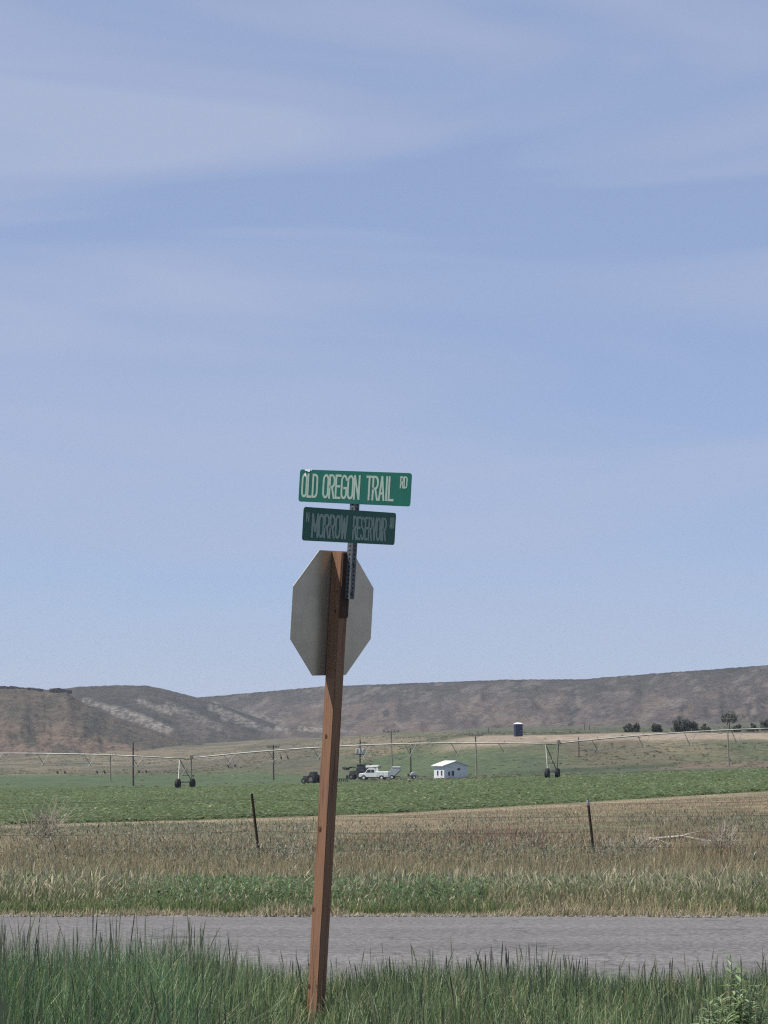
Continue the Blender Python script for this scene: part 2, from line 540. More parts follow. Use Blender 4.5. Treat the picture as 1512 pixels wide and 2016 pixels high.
def col_plateau(x, y, s, V):
    C = np.tile(np.array(HB), (len(x), 1))
    C = mixc(C, SAGE, spots(x - .6 * y, y, 0.022, 0.05, 0.42, 0.62, 4) * 0.6)
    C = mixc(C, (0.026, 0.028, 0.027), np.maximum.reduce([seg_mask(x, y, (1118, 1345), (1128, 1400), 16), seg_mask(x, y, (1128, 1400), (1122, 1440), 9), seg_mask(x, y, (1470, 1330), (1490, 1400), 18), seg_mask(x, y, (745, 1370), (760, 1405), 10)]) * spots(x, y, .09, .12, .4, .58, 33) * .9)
    C = mixc(C, (0.056, 0.049, 0.047), spots(x + 1.2 * y, y, 0.05, 0.02, 0.5, 0.62, 14) * 0.7)
    C = mixc(C, SAGE, sstep(0.72, 0.9, s + 0.25 * (fbm(x * 0.04, y * 0.04, 3) - .5)) * 0.75)
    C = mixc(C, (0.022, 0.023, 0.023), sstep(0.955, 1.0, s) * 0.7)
    C = mixc(C, (0.115, 0.102, 0.088), spots(x + .8 * y, y, 0.05, 0.09, 0.55, 0.68, 21) * 0.5)
    ch = np.zeros(len(x))
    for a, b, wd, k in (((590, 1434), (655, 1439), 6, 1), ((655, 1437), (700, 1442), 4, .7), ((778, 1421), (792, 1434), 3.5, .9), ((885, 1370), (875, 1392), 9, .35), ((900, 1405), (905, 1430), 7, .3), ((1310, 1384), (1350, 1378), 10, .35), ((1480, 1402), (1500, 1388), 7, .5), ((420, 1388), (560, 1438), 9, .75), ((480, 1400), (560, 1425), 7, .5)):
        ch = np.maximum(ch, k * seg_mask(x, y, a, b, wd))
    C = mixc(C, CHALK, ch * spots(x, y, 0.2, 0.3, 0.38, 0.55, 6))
    C = mixc(C, (0.056, 0.062, 0.045), (1 - sstep(0.02, 0.16, s)) * 0.75)
    return C
def col_ridge(x, y, s, V):
    C = np.tile(np.array((0.064, 0.055, 0.047)), (len(x), 1))
    C = mixc(C, SAGE, spots(x, y, 0.04, 0.05, 0.45, 0.6, 8) * 0.7)
    C = mixc(C, (0.037, 0.038, 0.034), sstep(0.6, 0.85, s + 0.2 * (fbm(x * 0.05, y * 0.05, 3) - .5)) * 0.7)
    ch = np.zeros(len(x))
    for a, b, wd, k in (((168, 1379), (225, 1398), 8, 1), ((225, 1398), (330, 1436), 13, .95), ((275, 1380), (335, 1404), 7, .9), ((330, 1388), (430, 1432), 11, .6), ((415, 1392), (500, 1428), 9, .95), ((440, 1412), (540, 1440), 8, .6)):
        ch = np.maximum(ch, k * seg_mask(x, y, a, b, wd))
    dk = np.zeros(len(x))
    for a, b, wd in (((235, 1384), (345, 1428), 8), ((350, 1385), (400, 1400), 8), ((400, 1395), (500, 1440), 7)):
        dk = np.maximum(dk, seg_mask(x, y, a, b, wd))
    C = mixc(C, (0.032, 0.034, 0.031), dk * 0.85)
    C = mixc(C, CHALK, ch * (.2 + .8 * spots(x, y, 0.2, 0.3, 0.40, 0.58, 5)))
    C = mixc(C, (0.100, 0.092, 0.066), (1 - sstep(0.04, 0.26, s)) * 0.85)
    return C
def col_butte(x, y, s, V):
    C = np.tile(np.array(HBR), (len(x), 1))
    C = mixc(C, (0.046, 0.046, 0.035), spots(x, y, 0.03, 0.05, 0.46, 0.6, 3) * 0.8)
    C = mixc(C, (0.104, 0.078, 0.060), spots(x, y, 0.015, 0.03, 0.5, 0.62, 13) * 0.7)
    C = mixc(C, (0.046, 0.046, 0.035), sstep(0.6, 0.8, s) * 0.6)
    C = mixc(C, (0.030, 0.028, 0.026), spots(x, y, 0.18, 0.3, 0.6, 0.68, 9) * 0.8)
    C = mixc(C, (0.12, 0.10, 0.068), (1 - sstep(0.05, 0.25, s)) * spots(x, y, 0.02, 0.08, 0.4, 0.55, 19))
    return C

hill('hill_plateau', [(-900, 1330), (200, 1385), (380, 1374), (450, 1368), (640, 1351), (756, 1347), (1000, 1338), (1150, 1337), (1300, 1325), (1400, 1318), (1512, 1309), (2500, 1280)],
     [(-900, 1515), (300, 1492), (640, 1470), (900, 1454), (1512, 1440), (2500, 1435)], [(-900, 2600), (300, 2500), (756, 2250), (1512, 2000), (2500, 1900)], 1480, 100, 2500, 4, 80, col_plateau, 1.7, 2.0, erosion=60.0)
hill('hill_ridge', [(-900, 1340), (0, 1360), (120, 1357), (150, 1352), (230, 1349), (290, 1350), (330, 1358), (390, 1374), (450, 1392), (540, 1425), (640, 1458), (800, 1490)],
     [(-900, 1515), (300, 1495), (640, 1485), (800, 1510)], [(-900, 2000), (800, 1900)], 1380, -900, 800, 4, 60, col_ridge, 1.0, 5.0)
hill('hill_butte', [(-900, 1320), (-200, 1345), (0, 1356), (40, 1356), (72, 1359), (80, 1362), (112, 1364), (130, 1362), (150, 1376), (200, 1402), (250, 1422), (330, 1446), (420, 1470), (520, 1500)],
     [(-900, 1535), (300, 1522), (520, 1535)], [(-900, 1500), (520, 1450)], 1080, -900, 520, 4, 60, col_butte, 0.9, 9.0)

# dark caprock standing on the butte: separate blocks of basalt
ROCK = mat('basalt', (0.028, 0.026, 0.027), (0.055, 0.05, 0.048), 0.6, 0.95, bump=0.4)
def caprock(x0, x1, ytop, ybot, D, label):
    root = empty('rock_outcrop', px((x0 + x1) / 2, ybot, D), 0, label, 'rock')
    x = x0; i = 0
    r = random.Random(int(x0) + 5)
    while x < x1:
        wd = r.uniform(5, 11)
        t = (x - x0) / (x1 - x0)
        top = ytop + r.uniform(-1.5, 1.2) + 4.0 * abs(t - 0.45) ** 2 * 4
        a = px(x, ybot + 2, D + r.uniform(-3, 3)); b = px(x + wd, top, D)
        m = MB(); c = (a + b) / 2
        m.box(c - root.location, (abs(b.x - a.x) * 1.15, r.uniform(6, 10), abs(b.z - a.z)), Matrix.Rotation(r.uniform(-.4, .4), 3, 'Z'))
        o = m.build('rock', ROCK, root, bevel=0.35)
        for v in o.data.vertices:
            v.co += Vector((r.uniform(-.3, .3), r.uniform(-.3, .3), r.uniform(-.3, .3)))
        x += wd * 0.85; i += 1
caprock(-40, 78, 1352.5, 1361, 1496, 'long dark basalt caprock along the top of the brown hill at left')
caprock(97, 130, 1355, 1364, 1490, 'short dark basalt caprock, the right one of the two on the brown hill')

# ------------------------------------------------------------------ road
def build_road():
    xs = np.linspace(-70, 70, 561)
    ys = np.linspace(0, 1, 34)
    far = 23.45 - 0.018 * xs + 0.20 * (fbm(xs * 1.3, xs * 0 + 7, 4) - 0.5) * 2 
    near = 15.75 - 0.02 * xs + 0.12 * (fbm(xs * 1.1, xs * 0 + 2, 4) - 0.5) * 2
    T, XX = np.meshgrid(ys, xs, indexing='ij')
    YY = near[None] + (far - near)[None] * T
    Z = 0.012 + 0.07 * np.sin(np.pi * T) + 0.008 * (fbm(XX * 0.6, YY * 0.9, 3) - 0.5)
    Z[0] = -0.06; Z[-1] = -0.06; YY[0] -= 0.05; YY[-1] += 0.05
    V = np.stack([XX, YY, Z], -1).reshape(-1, 3)
    nr, nc = XX.shape
    idx = np.arange(nr * nc).reshape(nr, nc)
    Q = np.stack([idx[:-1, :-1], idx[:-1, 1:], idx[1:, 1:], idx[1:, :-1]], -1).reshape(-1, 4)
    t = T.ravel()
    wear = np.exp(-((t - .28) / .07) ** 2) + np.exp(-((t - .72) / .07) ** 2)
    g = 0.108 + 0.012 * wear + 0.028 * (fbm(XX.ravel() * 0.12 + 9, YY.ravel() * 2.2, 4) - .5) + 0.03 * (fbm(XX.ravel() * 0.25, YY.ravel() * 1.5, 4) - .5)
    C = np.stack([g * 1.10, g * 1.06, g * 1.03], 1)
    C = mixc(C, (0.24, 0.215, 0.17), sstep(0.965, 0.995, t + 0.05 * (fbm(XX.ravel() * 2, YY.ravel() * 2, 3) - .5)) * 0.8)
    me = np_mesh('road', V, Q, C, True)
    m = mat_attr('asphalt', 0.9, 0, 22.0, 0.6, 0.8, 0.012, 0.2)
    t_ = m.node_tree
    b_ = t_.nodes['Principled BSDF']
    src = b_.inputs['Base Color'].links[0].from_socket
    co = t_.nodes.new('ShaderNodeTexCoord')
    nz = t_.nodes.new('ShaderNodeTexNoise'); nz.inputs['Scale'].default_value = 1.7; nz.inputs['Detail'].default_value = 5
    t_.links.new(co.outputs['Object'], nz.inputs['Vector'])
    ad = t_.nodes.new('ShaderNodeVectorMath'); ad.operation = 'MULTIPLY_ADD'
    ad.inputs[1].default_value = (1.3, 1.3, 0)
    t_.links.new(nz.outputs['Color'], ad.inputs[0]); t_.links.new(co.outputs['Object'], ad.inputs[2])
    vo = t_.nodes.new('ShaderNodeTexVoronoi'); vo.feature = 'DISTANCE_TO_EDGE'; vo.inputs['Scale'].default_value = 0.42
    t_.links.new(ad.outputs[0], vo.inputs['Vector'])
    mr = t_.nodes.new('ShaderNodeMapRange')
    mr.inputs['From Min'].default_value = 0.0; mr.inputs['From Max'].default_value = 0.014
    mr.inputs['To Min'].default_value = 0.62; mr.inputs['To Max'].default_value = 1.0
    t_.links.new(vo.outputs['Distance'], mr.inputs['Value'])
    sc_ = t_.nodes.new('ShaderNodeVectorMath'); sc_.operation = 'SCALE'
    t_.links.new(src, sc_.inputs[0]); t_.links.new(mr.outputs[0], sc_.inputs['Scale'])
    t_.links.new(sc_.outputs[0], b_.inputs['Base Color'])
    structure(link('road', me, m))
build_road()

# loose gravel along the far edge of the road
def gravel():
    n = 5200
    X = RNG.uniform(-8, 8, n); Y = 23.42 - 0.018 * X + np.abs(RNG.normal(0, 0.28, n)) - 0.1
    S = RNG.uniform(0.008, 0.03, n)
    oct_ = np.array([(1, 0, 0), (0, 1, 0), (-1, 0, 0), (0, -1, 0), (0, 0, .7), (0, 0, -.7)], float)
    tri = np.array([(0, 1, 4), (1, 2, 4), (2, 3, 4), (3, 0, 4), (1, 0, 5), (2, 1, 5), (3, 2, 5), (0, 3, 5)])
    a = RNG.uniform(0, 6.28, n)
    V = oct_[None] * S[:, None, None] * RNG.uniform(0.7, 1.3, (n, 6, 1))
    c, s = np.cos(a)[:, None], np.sin(a)[:, None]
    V = np.stack([V[..., 0] * c - V[..., 1] * s + X[:, None], V[..., 0] * s + V[..., 1] * c + Y[:, None], V[..., 2] + (np.maximum(ground_z(X, Y), -0.02) + 0.006)[:, None]], -1)
    Q = tri[None] + (np.arange(n) * 6)[:, None, None]
    g = RNG.uniform(0.12, 0.34, n)
    C = np.stack([g * 1.05, g * .97, g * .86], 1).repeat(6, 0)
    stuff(link('gravel', np_mesh('gravel', V.reshape(-1, 3), Q.reshape(-1, 3), C), VEGM), 'pale loose gravel along the far edge of the road', 'gravel')

VEGM = mat_attr('leaf_blade', 0.5, 0.42, spec=0.4)
DRYM = mat_attr('dry_stalk', 0.8, 0.38, spec=0.15)
gravel()

# ------------------------------------------------------------------ vegetation
def blades(P, H, W, az, bend, cb, ct, segs=4, prof=None, stiff=2.0):
    """P (n,3) roots; returns V, Q, C of tapering curved strips"""
    n = len(P)
    t = np.linspace(0, 1, segs + 1)
    if prof is None: prof = (1 - t ** 1.6) * (0.65 + 0.35 * np.minimum(t * 5, 1)) + 0.03
    dirv = np.stack([np.cos(az), np.sin(az)], 1)
    faz = az + RNG.uniform(0.6, 2.5, n)
    side = np.stack([np.cos(faz), np.sin(faz)], 1)
    off = (bend * H)[:, None] * t[None] ** stiff
    z = H[:, None] * (t[None] - 0.35 * (bend ** 2)[:, None] * t[None] ** 2)
    cx = P[:, 0:1] + off * dirv[:, 0:1]; cy = P[:, 1:2] + off * dirv[:, 1:2]; cz = P[:, 2:3] + z
    w_ = W[:, None] * prof[None] * 0.5
    A = np.stack([cx - w_ * side[:, 0:1], cy - w_ * side[:, 1:2], cz], -1)
    B = np.stack([cx + w_ * side[:, 0:1], cy + w_ * side[:, 1:2], cz], -1)
    V = np.stack([A, B], 2).reshape(n, -1, 3)
    k = 2 * (segs + 1)
    q = np.array([(2 * i, 2 * i + 1, 2 * i + 3, 2 * i + 2) for i in range(segs)])
    Q = q[None] + (np.arange(n) * k)[:, None, None]
    C = cb[:, None, :] * (1 - t[None, :, None]) + ct[:, None, :] * t[None, :, None]
    C = np.repeat(C, 2, axis=1)
    return V.reshape(-1, 3), Q.reshape(-1, 4), C.reshape(-1, 3)

def merge(parts):
    Vs, Qs, Cs = [], [], []; n = 0
    for V, Q, C in parts:
        Vs.append(V); Qs.append(Q + n); Cs.append(C); n += len(V)
    return np.concatenate(Vs), np.concatenate(Qs), np.concatenate(Cs)

def pick(n, cols, wts, jit=0.22):
    cols = np.array(cols); i = RNG.choice(len(cols), n, p=np.array(wts) / np.sum(wts))
    c = cols[i] * (1 + RNG.normal(0, jit, (n, 1))) * (1 + RNG.normal(0, 0.05, (n, 3)))
    return np.clip(c, 0.005, 0.9)

def leaves(P, L_, W_, az, pitch, col, curl=0.3, lite=False):
    """leaf = folded diamond of two quads: root, mid left, tip, mid right"""
    n = len(P)
    d = np.stack([np.cos(az) * np.cos(pitch), np.sin(az) * np.cos(pitch), np.sin(pitch)], 1)
    s = np.stack([-np.sin(az), np.cos(az), np.zeros(n)], 1)
    u = np.cross(d, s)
    r = P; m = P + d * (L_ * 0.5)[:, None] - u * (L_ * curl * 0.12)[:, None]
    tip = P + d * L_[:, None] + u * (L_ * curl * 0.5)[:, None] * -1 * np.sign(u[:, 2:3] + 1e-6)
    a = m + s * (W_ * 0.5)[:, None] + u * (W_ * 0.12)[:, None]; b = m - s * (W_ * 0.5)[:, None] + u * (W_ * 0.12)[:, None]
    if lite:      # small far leaf: one folded pair of triangles
        V = np.stack([r, a, tip, b], 1)
        Q = np.array([(0, 2, 1), (0, 3, 2)])[None] + (np.arange(n) * 4)[:, None, None]
        return V.reshape(-1, 3), Q.reshape(-1, 3), np.repeat(col[:, None, :], 4, 1).reshape(-1, 3)
    V = np.stack([r, a, m, tip, b], 1)
    Q3 = np.array([(0, 2, 1), (1, 2, 3), (0, 4, 2), (2, 4, 3)])
    Q = Q3[None] + (np.arange(n) * 5)[:, None, None]
    C = np.repeat(col[:, None, :], 5, 1)
    return V.reshape(-1, 3), Q.reshape(-1, 3), C.reshape(-1, 3)

# --- foreground grass -----------------------------------------------------
def fg_height(X, Y):
    xi = ximg(X, Y)
    h = np.interp(xi, [-400, 0, 120, 260, 380, 470, 560, 680, 760, 900, 1080, 1220, 1330, 1512, 1900], [.50, .52, .50, .53, .50, .40, .31, .29, .36, .37, .36, .27, .27, .32, .40])
    return h * (0.82 + 0.36 * fbm(X * 1.7 + 5, Y * 1.7, 3)) * np.interp(Y, [9, 12, 14.6, 15.6], [0.8, 1.0, 1.0, 0.72])

def foreground_grass():
    n = 62000
    X = RNG.uniform(-4.2, 4.2, n); Y = RNG.uniform(9.3, 15.75, n)
    d = fbm(X * 2.2, Y * 2.2, 3)
    keep = RNG.random(n) < np.clip(0.25 + 1.5 * d, 0, 1)
    X, Y = X[keep], Y[keep]; n = len(X)
    Hh = fg_height(X, Y) * RNG.uniform(0.45, 1.12, n)
    P = np.stack([X, Y, ground_z(X, Y)], 1)
    az = RNG.uniform(0, 6.28, n); bend = np.abs(RNG.normal(0.18, 0.24, n))
    left = 1 - sstep(300, 620, ximg(X, Y))
    wx = ximg(X, Y)
    Hh = np.where((wx > 1350) & (Y < 11.6), Hh * .45, Hh)
    Hh = Hh * (1 - .62 * np.exp(-((wx - 618) / 45) ** 2) * (Y < 14.4))
    c1 = pick(n, [(0.088, 0.157, 0.075), (0.115, 0.184, 0.078), (0.072, 0.134, 0.072), (0.168, 0.208, 0.090)], [4, 3, 3, 1.0])
    c2 = pick(n, [(.115, .172, .078), (.152, .195, .092), (.088, .140, .070), (.25, .25, .14)], [3.2, 3, 3, 1.1])
    c = (c1 * left[:, None] + c2 * (1 - left[:, None])) * (0.55 + 0.85 * fbm(X * 1.6 + 2, Y * 1.1, 3))[:, None]
    tip = c * RNG.uniform(0.9, 1.35, (n, 1)) + np.array([.008, .006, 0])
    parts = [blades(P, Hh, RNG.uniform(.0055, .0125, n), az, bend, c * 0.95, tip)]
    # pale dead blades lying through it
    k = 3000
    X = RNG.uniform(-4, 4, k); Y = RNG.uniform(9.5, 15.6, k)
    P = np.stack([X, Y, ground_z(X, Y)], 1)
    c = pick(k, [(0.416, 0.384, 0.217), (0.320, 0.352, 0.189), (0.512, 0.448, 0.275)], [1, 1, 1])
    parts.append(blades(P, fg_height(X, Y) * RNG.uniform(.5, 1.15, k), RNG.uniform(.004, .007, k), RNG.uniform(0, 6.28, k), np.abs(RNG.normal(.45, .25, k)), c, c))
    # flowering stalks with narrow dark spikes
    k = 3300
    X = RNG.uniform(-4, 4, k); Y = RNG.uniform(9.8, 15.5, k)
    keep = RNG.random(k) < np.clip((fbm(X * 1.4 + 8, Y * 1.4, 3) - .3) * 2.2, 0.08, 1)
    X, Y = X[keep], Y[keep]; k = len(X)
    P = np.stack([X, Y, ground_z(X, Y)], 1)
    t = np.linspace(0, 1, 9)
    prof = np.where(t < 0.72, 0.32, np.interp(t, [.72, .78, .9, 1], [.35, 1.0, .9, .15]))
    cb = pick(k, [(0.112, 0.160, 0.072), (0.144, 0.176, 0.087)], [1, 1]); ct = pick(k, [(0.136, 0.141, 0.093), (0.096, 0.106, 0.072), (0.240, 0.224, 0.138)], [3, 3, 1])
    parts.append(blades(P, fg_height(X, Y) * RNG.uniform(.95, 1.45, k), RNG.uniform(.0065, .010, k), RNG.uniform(0, 6.28, k), np.abs(RNG.normal(.10, .10, k)), cb, ct, 8, prof))
    V, Q, C = merge(parts)
    stuff(link('grass', np_mesh('verge_grass', V, Q, C), VEGM), 'tall dark green grass with seed spikes on the near verge', 'grass')
foreground_grass()

# --- grass verge across the road ------------------------------------------
def far_verge():
    tri, quad = [], []
    n = 82000
    Y = 23.75 + (46 - 23.75) * RNG.random(n) ** 1.35; X = RNG.uniform(-0.26, 0.26, n) * Y
    z = ground_z(X, Y); P = np.stack([X, Y, z], 1)
    pat = fbm(X * 0.45 + 3, Y * 0.3, 3)
    near = 1 - sstep(29, 38, Y)
    Hh = (0.18 + 0.34 * sstep(24.0, 26.5, Y)) * RNG.uniform(.5, 1.1, n) * (0.7 + 0.6 * pat)
    green = pick(n, [(0.112, 0.162, 0.070), (0.139, 0.183, 0.077), (0.186, 0.203, 0.098), (0.093, 0.135, 0.067)], [3, 3, 2, 2])
    dry = pick(n, [(0.341, 0.285, 0.175), (0.256, 0.217, 0.140), (0.419, 0.352, 0.217), (0.194, 0.180, 0.119)], [3, 3, 2, 2])
    isdry = RNG.random(n) < np.clip(0.08 + 0.55 * sstep(.48, .62, fbm(X * .4 + 15, Y * .25, 3)) + 0.78 * sstep(31, 40, Y + 10 * (pat - .5)) + 0.25 * sstep(.5, .65, fbm(X * .8, Y * .8 + 9, 3)), 0, 0.9)
    c = np.where(isdry[:, None], dry, green)
    quad.append(blades(P, Hh, RNG.uniform(.006, .013, n), RNG.uniform(0, 6.28, n), np.abs(RNG.normal(.38, .28, n)), c * .95, c * 1.1, 3))
    # tan seed heads standing in a band
    k = 17000
    Y = 24.1 + np.abs(RNG.normal(3.0, 3.0, k)); X = RNG.uniform(-0.26, 0.26, k) * Y
    keep = RNG.random(k) < np.clip((fbm(X * .5 + 21, Y * .6, 3) - .28) * 2.6, .05, 1)
    X, Y = X[keep], Y[keep]; k = len(X)
    P = np.stack([X, Y, ground_z(X, Y)], 1)
    prof = np.array([.14, .14, .14, .14, .14, .14, .2, 1.0, .15])
    cb = pick(k, [(0.139, 0.150, 0.070), (0.186, 0.165, 0.084)], [1, 1]); ct = pick(k, [(.38, .345, .24), (.29, .275, .18), (.46, .42, .31)], [3, 3, 1])
    quad.append(blades(P, (0.34 + 0.20 * RNG.random(k)) * sstep(23.0, 26, Y) * RNG.uniform(.85, 1.15, k), RNG.uniform(.010, .018, k), RNG.uniform(0, 6.28, k), np.abs(RNG.normal(.34, .2, k)), cb, ct, 8, prof))
    # short straw fringe at the asphalt
    k = 11000
    X = RNG.uniform(-7, 7, k); Y = 23.42 - 0.018 * X + np.abs(RNG.normal(0, .24, k)) 
    P = np.stack([X, Y, ground_z(X, Y) - 0.005], 1)
    c = pick(k, [(.42, .365, .245), (.33, .29, .195), (.17, .18, .10)], [3, 3, 1.2])
    quad.append(blades(P, RNG.uniform(.04, .17, k) * (0.25 + 1.3 * fbm(X * 1.1, Y * 0, 3) ** 1.5), RNG.uniform(.005, .011, k), RNG.uniform(0, 6.28, k), np.abs(RNG.normal(.5, .3, k)), c, c, 3))
    V, Q, C = merge(quad)
    stuff(link('grass', np_mesh('roadside_grass', V, Q, C), DRYM), 'green and straw coloured grass with tan seed heads across the road', 'grass')
    # broad-leaved weeds low in the verge
    k = 50000
    Y = 24.3 + np.abs(RNG.normal(0, 4.2, k)); X = RNG.uniform(-0.26, 0.26, k) * Y
    pt = fbm(X * .55 + 60, Y * .35, 3)
    keep = pt > 0.5
    X, Y = X[keep], Y[keep]; k = len(X)
    Z = ground_z(X, Y) + RNG.uniform(.0, .42, k) * sstep(23.8, 25.5, Y)
    c = pick(k, [(0.096, 0.162, 0.070), (0.124, 0.188, 0.077), (0.081, 0.132, 0.066)], [3, 2, 3])
    tri.append(leaves(np.stack([X, Y, Z], 1), RNG.uniform(.04, .09, k), RNG.uniform(.015, .035, k), RNG.uniform(0, 6.28, k), RNG.uniform(-.2, 1.1, k), c, .3, True))
    V, Q, C = merge(tri)
    stuff(link('roadside_weeds', np_mesh('roadside_weeds', V, Q, C), VEGM), 'leafy green weeds growing low among the grass across the road', 'weeds')
far_verge()

# --- dry bank behind the fence --------------------------------------------
def dry_bank():
    quad = []
    n = 82000
    Y = RNG.uniform(42, 97, n) ; X = RNG.uniform(-0.24, 0.24, n) * Y
    keep = (Y < crop_edge(X) + 0.4)
    X, Y = X[keep], Y[keep]; n = len(X)
    pat = fbm(X * .28 + 12, Y * .12, 4); pat2 = fbm(X * .09 + 2, Y * .22 + 7, 3)
    P = np.stack([X, Y, ground_z(X, Y)], 1)
    ditch = 1 - sstep(50, 58, Y + 8 * (pat - .5))
    Hh = (0.07 + 0.40 * ditch) * RNG.uniform(.5, 1.2, n) * (.6 + .8 * pat)
    Hh *= np.where(Y > crop_edge(X) - 7, 0.55, 1.0)
    tan = pick(n, [(0.311, 0.254, 0.166), (0.257, 0.208, 0.143), (0.378, 0.305, 0.202), (0.209, 0.179, 0.125)], [3, 3, 2, 2])
    grey = pick(n, [(0.182, 0.169, 0.117), (0.142, 0.146, 0.098), (0.230, 0.195, 0.150), (0.111, 0.124, 0.078)], [3, 3, 2, 2])
    red = pick(n, [(0.250, 0.182, 0.140), (0.209, 0.156, 0.124)], [1, 1])
    m = np.clip(0.5 * ditch + 0.8 * sstep(.5, .62, pat2), 0, .8)
    c = np.where((RNG.random(n) < m)[:, None], grey, tan) * (0.45 + 1.5 * fbm(X * .22 + 70, Y * .35, 4, .6))[:, None] * np.array([1.09, 1.0, .90])
    xi = ximg(X, Y)
    redp = np.exp(-((xi - 980) / 190) ** 2 - ((Y - 55) / 4.5) ** 2) + .8 * np.exp(-((xi - 1400) / 160) ** 2 - ((Y - 62) / 8) ** 2)
    Hh = Hh * (1 + 1.2 * redp)
    c = np.where((RNG.random(n) < redp * .95)[:, None], red * np.array([1.08, .94, .9]), c)
    pinkp = np.exp(-((xi - 330) / 280) ** 2 - ((Y - 56) / 4) ** 2)
    c = np.where((RNG.random(n) < pinkp * .8)[:, None], tan * np.array([1.12, .98, .95]), c)
    c = np.where(((RNG.random(n) < 0.55 * sstep(.45, .6, fbm(X * .2 + 33, Y * .3, 3))) & (xi > 600) & (Y > 47))[:, None], red, c)
    quad.append(blades(P, Hh, RNG.uniform(.009, .022, n), RNG.uniform(0, 6.28, n), np.abs(RNG.normal(.3, .25, n)), c, c * 1.08, 3))
    V, Q, C = merge(quad)
    stuff(link('grass', np_mesh('dry_grass', V, Q, C), DRYM), 'dry tan and grey-brown grass on the bank behind the fence', 'grass')
    # grey-green weeds in the ditch
    k = 62000
    Y = RNG.uniform(40, 66, k); X = RNG.uniform(-0.24, 0.24, k) * Y
    pt = fbm(X * .33 + 90, Y * .2, 4)
    keep = pt + 0.12 * (1 - sstep(48, 60, Y)) > 0.53
    X, Y = X[keep], Y[keep]; k = len(X)
    Z = ground_z(X, Y) + RNG.uniform(.02, .6, k) * (1 - 0.6 * sstep(52, 62, Y))
    c = 1.15 * pick(k, [(0.115, 0.137, 0.083), (0.162, 0.159, 0.114), (0.216, 0.192, 0.150), (0.095, 0.120, 0.075)], [3, 3, 2, 2])
    V, Q, C = leaves(np.stack([X, Y, Z], 1), RNG.uniform(.05, .16, k), RNG.uniform(.014, .035, k), RNG.uniform(0, 6.28, k), RNG.uniform(-.2, 1.4, k), c, .3, True)
    stuff(link('ditch_weeds', np_mesh('ditch_weeds', V, Q, C), VEGM), 'grey-green weeds crowding the ditch around the fence posts', 'weeds')
dry_bank()

# --- crop -------------------------------------------------------------------
def crop():
    n1, n2 = 32000, 42000
    Ya = 75 + 55 * RNG.random(n1) ** 1.25; Yb = 118 + 190 * RNG.random(n2) ** 1.15
    Y = np.concatenate([Ya, Yb]); X = RNG.uniform(-0.235, 0.235, len(Y)) * Y
    keep = (Y > crop_edge(X) + 0.3) & (Y < 300 + 8 * vn(X * .1, X * 0))
    X, Y = X[keep], Y[keep]; n = len(X)
    sz = np.interp(Y, [75, 120, 300], [0.25, 0.34, 0.66]) * RNG.uniform(.7, 1.25, n)
    pat = fbm(X * .12, Y * .05, 3)
    lv = 4
    Xr = np.repeat(X, lv); Yr = np.repeat(Y, lv); S = np.repeat(sz, lv)
    Hs = np.minimum(S, 0.40)
    k = len(Xr)
    P = np.stack([Xr + RNG.normal(0, .12, k) * S * 2, Yr + RNG.normal(0, .12, k) * S * 2, ground_z(Xr, Yr) + 0.02 + RNG.uniform(0, .3, k) * Hs], 1)
    pc = pick(n, [(0.112, 0.168, 0.064), (0.133, 0.192, 0.076), (0.099, 0.150, 0.060), (0.163, 0.207, 0.092)], [4, 3, 3, 2], 0.12) * (0.85 + 0.3 * pat)[:, None] * np.array([1.06, .97, 1.16])
    c = np.repeat(pc, lv, 0) * RNG.uniform(.85, 1.15, (k, 1))
    pale = RNG.random(k) < 0.008
    c[pale] = np.array([.30, .32, .2])
    V, Q, C = leaves(P, S * RNG.uniform(.55, .95, k) * np.where(S > .6, .75, 1), S * RNG.uniform(.25, .42, k), RNG.uniform(0, 6.28, k), RNG.uniform(.0, .55, k), c, .35, True)
    stuff(link('crop', np_mesh('crop', V, Q, C), VEGM), 'leafy green row crop filling the field behind the dry bank', 'crop')
crop()

# --- scrub and grass tufts over the valley floor -----------------------------
def valley_scrub():
    n = 20000
    Y = np.exp(RNG.uniform(math.log(300), math.log(1250), n)); X = RNG.uniform(-0.22, 0.22, n) * Y
    xi = ximg(X, Y)
    pat = fbm(X * .035 + 6, Y * .02, 4)
    field = (xi < 700) & (Y < 640)
    bare = (xi > 860) & (Y > 512) & (Y < 612)
    keep = (RNG.random(n) < np.clip((pat - .32) * 3.2, 0.04, 1)) & ~(field & (RNG.random(n) < .9)) & ~(bare & (RNG.random(n) < .97))
    X, Y, pat = X[keep], Y[keep], pat[keep]; n = len(X)
    lv = 4
    S = np.repeat(RNG.uniform(.25, .6, n) * np.interp(Y, [300, 1200], [.9, 1.7]), lv)
    Xr = np.repeat(X, lv) + RNG.normal(0, .5, n * lv) * S; Yr = np.repeat(Y, lv) + RNG.normal(0, .5, n * lv) * S
    k = n * lv
    P = np.stack([Xr, Yr, ground_z(Xr, Yr)], 1)
    c = np.repeat(pick(n, [(.095, .118, .068), (.125, .130, .082), (.078, .098, .062), (.19, .165, .11), (.14, .115, .085)], [4, 4, 3, 3, 2]), lv, 0) * RNG.uniform(.8, 1.2, (k, 1))
    V, Q, C = leaves(P, S * RNG.uniform(.7, 1.5, k), S * RNG.uniform(.6, 1.1, k), RNG.uniform(0, 6.28, k), RNG.uniform(.1, .6, k), c, .3, True)
    stuff(link('valley_scrub', np_mesh('valley_scrub', V, Q, C), VEGM), 'low scrub and grass tufts dotting the valley floor below the hills', 'scrub')
valley_scrub()

